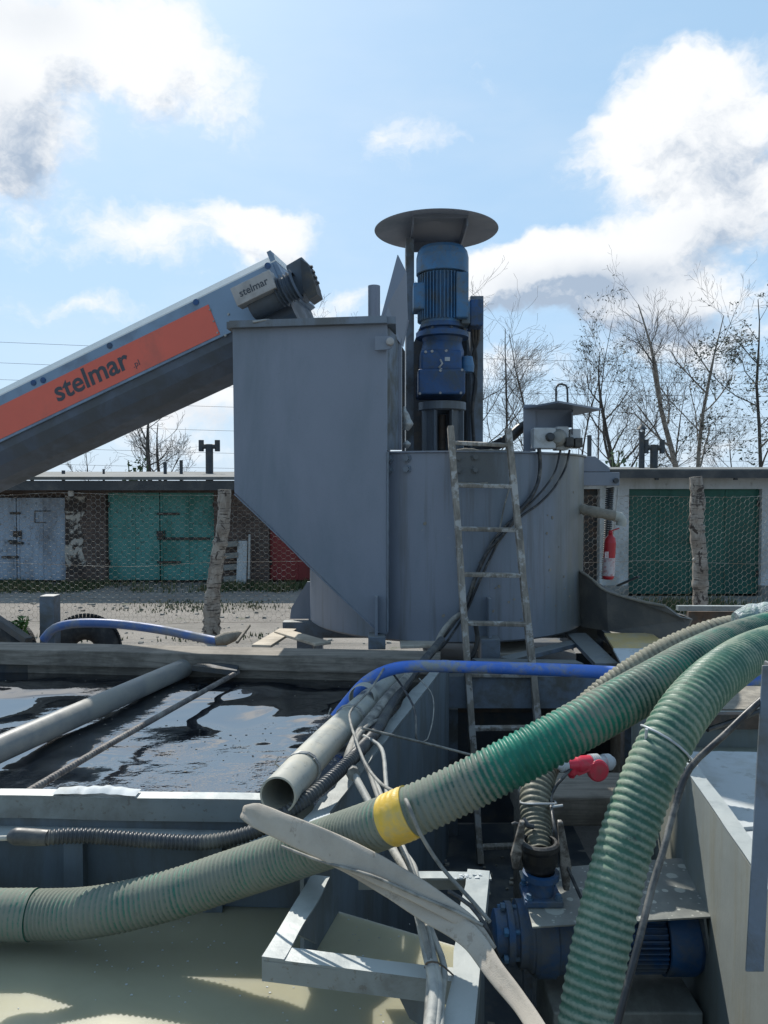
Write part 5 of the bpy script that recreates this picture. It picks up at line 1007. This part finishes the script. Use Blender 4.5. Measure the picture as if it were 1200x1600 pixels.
# ================================================================= LADDER
la = thing('ladder', 'old wooden ladder with flaking paint leaning on the grey vessel', 'ladder', P(800, 1345, 4.4))
rz = ZC - .0
def rail(pt, pb, nm='side_rail'):
    a, b = pt, pb; q = MB(); n = 40; vs = []; d = (b - a).normalized(); s = V((1, 0, 0)); s = (s - d * s.dot(d)).normalized(); f_ = d.cross(s).normalized()
    for i in range(n + 1):
        p = a.lerp(b, i / n) + s * .004 * noise.noise(a.lerp(b, i / n) * 3); w2 = .019 + .003 * noise.noise(p * 6); h2 = .03
        vs += [p - s * w2 - f_ * h2, p + s * w2 - f_ * h2, p + s * w2 + f_ * h2, p - s * w2 + f_ * h2]
    q.add(vs, [(4 * i + k, 4 * i + (k + 1) % 4, 4 * i + 4 + (k + 1) % 4, 4 * i + 4 + k) for i in range(n) for k in range(4)] + [(3, 2, 1, 0), (4 * n, 4 * n + 1, 4 * n + 2, 4 * n + 3)]); q.build(nm, M['ladder'], la, bevel=.003)
LT, LB = 4.86, 4.33
Lt, Lb = P(704, 667, LT), P(751, 1348, LB); Rt, Rb = P(794, 671, LT), P(862, 1345, LB)
rail(Lt, Lb); rail(Rt, Rb)
def atpy(a, b, py):
    lo, hi = 0, 1
    for _ in range(30):
        m = (lo + hi) / 2; p = a.lerp(b, m); r_ = p - CAM; y = 800 - F * r_.dot(upv) / r_.dot(fw)
        if y < py: lo = m
        else: hi = m
    return a.lerp(b, lo)
for yl, yr in ((692, 696), (758, 760), (826, 828), (897, 899), (973, 975), (1053, 1054), (1137, 1136), (1226, 1224), (1322, 1318)):
    q = MB(); a, b = atpy(Lt, Lb, yl), atpy(Rt, Rb, yr); beam(q, a - V((.0, .012, 0)), b - V((0, .012, 0)), .035, .024, (0, -.2, 1)); q.build('rung', M['ladder'], la, bevel=.005)
# ================================================================= HOSES
hA = thing('suction_hose', 'longest dusty green ribbed hose crossing the whole foreground with yellow tape', 'hose', P(600, 1290, 1.9))
ptsA = [P(-260, 1400, 2.3), P(-60, 1428, 2.24), P(60, 1429, 2.24), P(150, 1424, 2.2), P(260, 1400, 2.2), P(350, 1371, 2.19), P(450, 1338, 2.13), P(530, 1310, 2.04), P(620, 1277, 1.9), P(720, 1232, 1.88), P(820, 1180, 1.88), P(920, 1126, 1.92), P(1020, 1070, 2.02), P(1100, 1025, 2.2), P(1180, 992, 2.5), P(1300, 960, 2.9)]
wrA = [.75, .8, .8, .85, .75, .8, .8, .75, .8, .75, .05, .5, .55, .4, .35, .5]
q = MB(); tube(q, ptsA, [.068, .068, .068, .067, .067, .067, .066, .064] + [.060] * 8, 40, pitch=.0155, amp=.0024, wear=wrA); q.build('hose_body', M['hoseA'], hA)
def scrx(v): r_ = v - CAM; return 600 + F * r_.x / r_.dot(fw)
tp_ = [v for v, _ in spline(ptsA, .0155 / 6) if 611 < scrx(v) < 646]
q = MB(); tube(q, tp_[::3], .0648, 40, .0026, pitch=.0155, amp=.0007, jit=.012); q.build('yellow_tape', M['yellow'], hA)
q = MB(); tube(q, [P(-40, 1428, 2.24), P(20, 1429, 2.24), P(52, 1429, 2.24)], [.070, .0715, .0715], 40, .02, pitch=.0155, amp=.0004, wear=[.8, .8, .8], jit=.02); q.build('end_cuff', M['hoseA'], hA)
hB = thing('suction_hose', 'thick green ribbed hose bending steeply down the right foreground with a white tie', 'hose', P(915, 1600, 1.6))
ptsB = [P(905, 1720, 1.50), P(918, 1600, 1.55), P(936, 1490, 1.60), P(963, 1370, 1.66), P(993, 1270, 1.72), P(1030, 1180, 1.78), P(1075, 1105, 1.86), P(1130, 1050, 2.0), P(1195, 1012, 2.25), P(1300, 985, 2.6)]
q = MB(); tube(q, ptsB, [.0585, .0585, .059, .059, .0595, .0595, .0595, .059, .058, .058], 44, pitch=.0185, amp=.0017, wear=[.5, .55, .5, .45, .42, .55, .35, .25, .45, .5]); q.build('hose_body', M['hoseB'], hB)
def ring(c, ax, rad, r_, tail=None):
    q = MB(); ax = V(ax).normalized(); u = ax.orthogonal().normalized(); v = ax.cross(u); tube(q, [c + (u * math.cos(k * .4) + v * math.sin(k * .4)) * rad + ax * .004 * math.sin(k * .8) for k in range(17)], r_, 6, .02)
    if tail: tube(q, [c + V(tail[0]), c + V(tail[1])], r_ * 1.2, 6)
    return q
c = P(1042, 1160, 1.80); ring(c, V((.5, .1, .62)) , .067, .003, ((-.06, -.03, .015), (-.062, -.04, .045))).build('cable_tie', M['white'], hB)
hC = thing('suction_hose', 'thinner brownish ribbed hose dropping behind the others to the pump inlet', 'hose', P(838, 1300, 2.65))
ptsC = [P(1300, 960, 3.1), P(1195, 974, 3.05), P(1120, 985, 3.0), P(1050, 1012, 3.0), P(990, 1046, 3.0), P(935, 1088, 3.0), P(885, 1140, 2.95), P(852, 1190, 2.85), P(838, 1240, 2.72), P(838, 1290, 2.62), V((cx - .004, cy + .01, cz + .14))]
q = MB(); tube(q, ptsC, [.045, .045, .046, .048, .048, .05, .055, .058, .056, .05, .046], 32, pitch=.02, amp=.0022, wear=[.6, .6, .6, .65, .6, .5, .4, .35, .4, .3, .1]); q.build('hose_body', M['hoseC'], hC)
ring(P(953, 1072, 3.0), V((.5, 0, -.5)), .055, .004).build('cable_tie', M['white'], hC)
ring(P(841, 1252, 2.68), V((0, .2, 1)), .062, .004, ((.03, -.05, 0), (.075, -.05, .006))).build('cable_tie', M['white'], hC)
q = MB(); lathe(q, P(839, 1288, 2.62), (.02, 0, 1), [(.052, -.03), (.056, -.028), (.056, -.012), (.052, -.01)], 28); tube(q, [P(816, 1290, 2.57), P(805, 1286, 2.56), P(800, 1288, 2.56)], .006, 6); tube(q, [P(818, 1280, 2.57), P(825, 1290, 2.55), P(834, 1292, 2.55)], .009, 8); q.build('hose_clamp', M['darksteel'], hC)
# wrap where hoses meet at the right
q = MB(); tube(q, [P(1150, 972, 2.75), P(1180, 968, 2.75), P(1215, 968, 2.72), P(1240, 974, 2.7)], [.04, .055, .058, .05], 24, .010, jit=.22, flat=(0, 0, 1)); tag(q.build('plastic_wrap', M['wrap'] if 'wrap' in M else M['galv']), 'crinkled clear plastic wrapped round the hoses at the right edge', 'wrap')
# canvas hose
def ribbon(mb, pts, wds, th, ups, n=6, step=.02, fold=.3):
    sp = spline(pts, step); N_ = len(sp); rings = []; m = 16
    for i, (p, tt) in enumerate(sp):
        a = sp[max(0, i - 1)][0]; b = sp[min(N_ - 1, i + 1)][0]; t = (b - a).normalized(); k = tt * (len(wds) - 1) / sp[-1][1]
        w_ = lerpl(wds, k); u = lerpl([V(x) for x in ups], tt * (len(ups) - 1) / sp[-1][1]); u = (u - t * u.dot(t)).normalized(); v = t.cross(u)
        rg = []
        for j in range(m):
            an = 2 * math.pi * j / m; x = math.cos(an); y = math.sin(an)
            ed = .0012 * noise.noise(p * 14 + V((x * 1.3, y, 0)))
            rg.append(p + u * (x * w_ / 2 + ed) + v * (y * th * (.6 + .4 * abs(x) ** 3) + .0022 * noise.noise(p * 10 + V((x * 1.5, 0, 0))) + (.0035 * max(0, 1 - abs(x - .55) * 5) if y > 0 else 0)) )
        rings.append(rg)
    vs = [q for r_ in rings for q in r_]
    mb.add(vs, [(i * m + k, i * m + (k + 1) % m, (i + 1) * m + (k + 1) % m, (i + 1) * m + k) for i in range(N_ - 1) for k in range(m)] + [tuple(range(m - 1, -1, -1)), tuple(range((N_ - 1) * m, N_ * m))], True)
ch_ = thing('canvas_hose', 'flat folded beige canvas hose lying over the pipe mouth and ribbed hose', 'hose', P(600, 1370, 1.75))
q = MB(); ribbon(q, [P(379, 1268, 2.12), P(400, 1274, 2.08), P(450, 1296, 1.98), P(520, 1326, 1.89), P(590, 1359, 1.81), P(660, 1396, 1.74), P(735, 1444, 1.675), P(770, 1485, 1.62)], [.035, .064, .070, .072, .066, .052, .034, .02], .0045, [(.35, .5, .95), (.2, .3, 1), (.3, .3, 1), (.3, .3, 1), (.3, .5, .8)]); q.build('upper_fold', M['canvas'], ch_)
q = MB(); ribbon(q, [P(470, 1326, 1.985), P(540, 1356, 1.89), P(600, 1384, 1.815), P(670, 1422, 1.735), P(730, 1460, 1.66), P(775, 1520, 1.55), P(815, 1570, 1.46), P(850, 1625, 1.36)], [.01, .022, .040, .056, .052, .042, .036, .034], .0045, [(.3, .3, 1), (.4, .4, 1), (.6, .4, .8), (.8, .2, .5)]); q.build('lower_fold', M['canvas'], ch_)
q = MB(); tube(q, [P(440, 1322, 1.98), P(500, 1345, 1.90), P(580, 1368, 1.80), P(650, 1398, 1.74), P(715, 1425, 1.69), P(755, 1446, 1.66)], .004, 6, .03); q.build('seam', M['cable_g'], ch_)
# ================================================================= CABLES
cable('cable_bundle', 'pale dusty cable, outermost left of the bundle over the near frame bar', [P(548, 1190, 2.6), P(556, 1215, 2.5), P(580, 1260, 2.35), P(610, 1320, 2.12), P(640, 1370, 1.95), P(655, 1430, 1.86), P(668, 1490, 1.73), P(678, 1540, 1.62), P(672, 1620, 1.5)], .026, 'cable_p')
cable('cable_bundle', 'pale dusty cable in the middle of the bundle over the near frame bar', [P(565, 1185, 2.6), P(590, 1230, 2.45), P(618, 1300, 2.15), P(640, 1350, 1.98), P(662, 1420, 1.86), P(676, 1490, 1.72), P(687, 1545, 1.61), P(680, 1620, 1.5)], .017, 'cable_p')
cable('cable_bundle', 'pale dusty cable, outermost right of the bundle over the near frame bar', [P(568, 1150, 2.8), P(596, 1170, 2.7), P(603, 1220, 2.5), P(607, 1270, 2.3), P(625, 1320, 2.12), P(649, 1358, 1.98), P(654, 1400, 1.9), P(676, 1460, 1.78), P(694, 1510, 1.69), P(690, 1560, 1.6), P(688, 1620, 1.5)], .015, 'cable_p')
cable('cable_bundle', 'dark dusty cable tucked beneath the pale bundle', [P(575, 1200, 2.55), P(606, 1290, 2.2), P(640, 1385, 1.92), P(664, 1465, 1.76), P(672, 1510, 1.68), P(666, 1620, 1.5)], .016, 'cable_g')
cable('cable', 'thin cable tied round the pipe and falling over the yellow tape into the frame', [P(600, 1044, 3.55), P(580, 1075, 3.2), P(550, 1108, 3.0), P(547, 1125, 2.85), P(556, 1155, 2.6), P(572, 1195, 2.4), P(596, 1225, 2.2), P(628, 1243, 1.9), P(640, 1262, 1.815), P(655, 1300, 1.80), P(690, 1355, 1.8), P(735, 1405, 1.74), P(765, 1440, 1.68)], .010, 'cable_g')
cable('cable', 'thin grey cable stretching right from the pipe tie towards the pit', [P(566, 1138, 2.75), P(600, 1146, 2.85), P(680, 1165, 2.95), P(760, 1186, 3.0), P(830, 1203, 2.9)], .010, 'cable_g')
cable('cable', 'black cable loop hanging over the side wall rim', [P(612, 1050, 3.6), P(630, 1075, 3.5), P(648, 1110, 3.2), P(650, 1150, 3.05), P(652, 1158, 3.05)], .010, 'cable')
cable('cable', 'thin grey wire loop hanging against the side wall', [P(655, 1060, 3.5), P(675, 1085, 3.3), P(677, 1120, 3.15), P(668, 1155, 3.05), P(660, 1160, 3.05)], .005, 'cable_g')
cable('cable', 'grey cable curving under the pale pipe beside the side wall', [P(640, 1040, 3.9), P(622, 1090, 3.5), P(600, 1120, 3.2), P(580, 1130, 3.0), P(560, 1150, 2.8), P(552, 1180, 2.6)], .017, 'cable_g')
cable('cable', 'fat dusty cable squeezed between the pale pipe and the side rim', [P(650, 1045, 3.95), P(610, 1085, 3.5), P(590, 1110, 3.25), P(560, 1150, 2.9), P(545, 1190, 2.65), P(552, 1210, 2.5)], .045, 'cable_g')
cable('cable', 'long black cable with white paint smears running down over the thick green hose', [P(1290, 1020, 1.7), P(1200, 1085, 1.62), P(1130, 1150, 1.60), P(1078, 1200, 1.60), P(1055, 1260, 1.58), P(1036, 1330, 1.53), P(1018, 1390, 1.5), P(996, 1480, 1.45), P(975, 1560, 1.42), P(955, 1640, 1.4)], .014, 'cable')
cable('cable', 'second black cable coming from behind the steel post to the white tie', [P(1290, 1090, 2.2), P(1200, 1108, 2.1), P(1150, 1125, 2.05), P(1105, 1140, 2.0)], .014, 'cable')
cable('cable', 'black cable falling from the red plug behind the lever coupling to the plate', [P(893, 1200, 2.75), P(880, 1215, 2.72), P(862, 1240, 2.7), P(866, 1290, 2.55), P(885, 1350, 2.5), P(912, 1412, 2.42), P(925, 1440, 2.4)], .012, 'cable')
cable('cable', 'thin black cable from the plug socket to the right-hand tank wall', [P(978, 1190, 2.85), P(1000, 1184, 2.9), P(1050, 1176, 2.95)], .012, 'cable')
cable('cable', 'pair of dark cables dropping off the canvas hose end into the pit', [P(700, 1392, 1.72), P(735, 1415, 1.70), P(760, 1450, 1.66), P(776, 1490, 1.7), P(790, 1530, 1.9)], .010, 'cable')
cable('wire_tie', 'thin rusty wire loop round the pale cable bundle', [P(664, 1512, 1.72), P(668, 1504, 1.66), P(684, 1504, 1.62), P(702, 1518, 1.66), P(712, 1528, 1.75)], .004, 'rust', 'wire')
# ================================================================= PLUG
pg = thing('plug_connector', 'red industrial plug connector with grey ends hanging over the pit', 'plug', P(925, 1198, 2.8))
a, b = P(872, 1197, 2.75), P(975, 1189, 2.85); ax = (b - a); Lp = ax.length; axn = ax.normalized()
def pl(nm, prof, m, s=20, base=a, ax_=axn, par=pg): q = MB(); lathe(q, base, ax_, prof, s); return q.build(nm, M[m], par)
pl('cable_gland', [(0, -.01), (.008, -.01), (.012, 0), (.018, .01), (.022, .012), (.022, .035), (.02, .036)], 'white')
pl('red_body', [(.018, .034), (.024, .038), (.024, .075), (.029, .08), (.031, .09), (.031, .135), (.026, .14)], 'red')
pl('coupling_ring', [(.026, .135)] + sum([[(.034, .137 + k * .009), (.034, .142 + k * .009), (.030, .143 + k * .009)] for k in range(4)], []) + [(.025, .17), (.024, .195)], 'white', 24)
pl('end_gland', [(.024, .194), (.031, .196), (.031, .222), (.026, .228), (.018, .24), (.010, .242)], 'white', 12)
u_ = V((0, 0, 1)); q = MB(); lathe(q, P(932, 1202, 2.79), (.15, -1, 0), [(0, 0), (.036, 0), (.04, .006), (.04, .018), (.034, .024), (0, .026)], 28); q.build('lid', M['red'], pg)
q = MB(); prism(q, [P(893, 1206, 2.76), P(912, 1199, 2.76), P(930, 1192, 2.76), P(925, 1205, 2.76), P(905, 1213, 2.76)], (0, .02, 0)); q.build('lid_hinge', M['red'], pg, bevel=.004)
q = MB(); lathe(q, P(892, 1200, 2.77), (.1, 0, -1), [(.024, -.01), (.022, .02), (.012, .03), (.01, .035)], 16); q.build('red_outlet', M['red'], pg)
# ================================================================= BEHIND THE WATER TANK, LEFT
def tyre(c, ax_, R_, r_, label, name='tyre'):
    q = MB(); pr = []
    for k in range(25): a_ = -math.pi * .92 + 2 * math.pi * .92 * k / 24; pr.append((R_ - r_ + r_ * math.cos(a_), r_ * .9 * math.sin(a_)))
    lathe(q, c, ax_, pr, 72)
    axv = V(ax_).normalized(); u = axv.orthogonal().normalized(); v = axv.cross(u)
    for k in range(60):
        a_ = 2 * math.pi * k / 60; d = u * math.cos(a_) + v * math.sin(a_)
        for e_ in (-1, 1): p = V(c) + d * (R_ - .002) + axv * e_ * r_ * .35; beam(q, p - axv * r_ * .22, p + axv * r_ * .22, .022, .014, d)
    return tag(q.build(name, M['tire']), label, 'tyre')
c = P(132, 990, 5.7); tyre((c.x, 5.7, c.z - .12), (.35, -1, .25), .26, .095, 'worn black tyre leaning behind the long timber under the blue hose')
c = P(5, 1000, 5.4); tyre((c.x, 5.4, c.z - .12), (-.4, -1, .3), .25, .09, 'black tyre at the left edge behind the long timber')
q = MB(); a, b = P(72, 998, 5.5), P(78, 930, 5.5); box(q, (b.x - .055, 5.45, a.z - .3), (b.x + .05, 5.56, b.z)); hp_ = tag(q.build('square_post', M['frame'], bevel=.003), 'dark square steel tube post standing by the left tyre', 'post')
q = MB(); tube(q, [P(68, 1000, 5.2), P(85, 982, 5.2), P(120, 974, 5.2), P(180, 975, 5.2), P(250, 984, 5.2), P(310, 996, 5.15), P(340, 1002, 5.1)], .030, 16, .04); q.build('blue_hose', M['bluehose']); tag(bpy.data.objects['blue_hose'], 'dull blue hose arching over the tyre behind the long timber', 'hose')
q = MB(); tube(q, [P(336, 1002, 5.1), P(352, 998, 5.12), P(372, 992, 5.15), P(380, 990, 5.15)], [.03, .045, .03, .01], 12, .02); tag(q.build('nozzle', M['mud']), 'mud caked hose end lying right of the birch post', 'hose end')
plank('stick', 'thin grey stick poking up right of the left birch post', P(370, 1004, 5.0), P(390, 977, 5.2), .018, .018, 'wood', 'stick')
q = MB(); beam(q, P(-30, 950, 5.5), P(45, 1002, 5.1), .05, .05); tag(q.build('steel_bar', M['darksteel'], bevel=.004), 'dark steel bar slanting down at the left edge', 'bar')
q = MB(); rr = random.Random(12); p = P(33, 1000, 5.3)
for _ in range(16): a_ = rr.uniform(0, 6.28); h = rr.uniform(.08, .17); e_ = V((math.cos(a_) * .05, math.sin(a_) * .05, h)); wirep(q, p, p + e_, .002); 
for _ in range(60):
    a_ = rr.uniform(0, 6.28); c = p + V((math.cos(a_) * .045, math.sin(a_) * .04, 0)) * rr.random() * 1.2 + V((0, 0, rr.uniform(.03, .17))); u = V((rr.gauss(0, 1), rr.gauss(0, 1), rr.gauss(0, .5))).normalized(); v = u.orthogonal(); q.add([c - u * .028, c + v * .007, c + u * .028, c - v * .007], [(0, 1, 2, 3)])
tag(q.build('weed', M['leafm']), 'small green weed sprouting beside the left tyre', 'plant')
# leaning white panel and scrap by the garage
q = MB(); beam(q, P(377, 912, 17.2), P(379, 845, 17.35), .22, .03, (0, 1, 0)); tag(q.build('leaning_panel', M['whitewall']), 'narrow white panel leaning on the brick wall right of the teal door', 'panel')
q = MB(); tube(q, [P(389, 905, 17.1), P(390, 835, 17.2)], .03, 8); tag(q.build('old_pipe', M['galv']), 'thin pale pipe standing beside the leaning white panel', 'pipe')
q = MB()
for k in range(4): beam(q, P(350, 905 - k * 18, 17.3), P(372, 903 - k * 18, 17.3), .1, .12)
tag(q.build('block_stack', M['concrete']), 'stack of pale blocks against the brick wall beside the birch post', 'blocks')

# ================================================================= FLOATING DIRT
def scum(name, z, label, n, area, m, smin, smax, seed):
    q = MB(); rr = random.Random(seed); k = 0
    while k < n:
        x, y = rr.uniform(*area[0]), rr.uniform(*area[1])
        if noise.noise(V((x * 2.2, y * 2.2, seed))) < rr.uniform(-.25, .35): continue
        s = rr.uniform(smin, smax); m_ = rr.randrange(4, 8); a0 = rr.uniform(0, 6); k += 1
        prism(q, [(x + s * math.cos(a0 + 6.283 * i / m_) * rr.uniform(.5, 1.3), y + s * math.sin(a0 + 6.283 * i / m_) * rr.uniform(.4, 1), z + .0015) for i in range(m_)], (0, 0, -.003))
    tag(q.build(name, M[m]), label, 'debris', kind='stuff')
scum('floating_debris', ZW, 'specks of leaves and dirt floating on the dark water', 160, ((-2.6, .1), (2.55, 4.6)), 'mud', .002, .007, 5)
scum('slurry_scum', ZS, 'small flecks of scum floating on the beige slurry', 260, ((-1.6, .1), (1.4, 2.4)), 'foam', .0012, .004, 7)
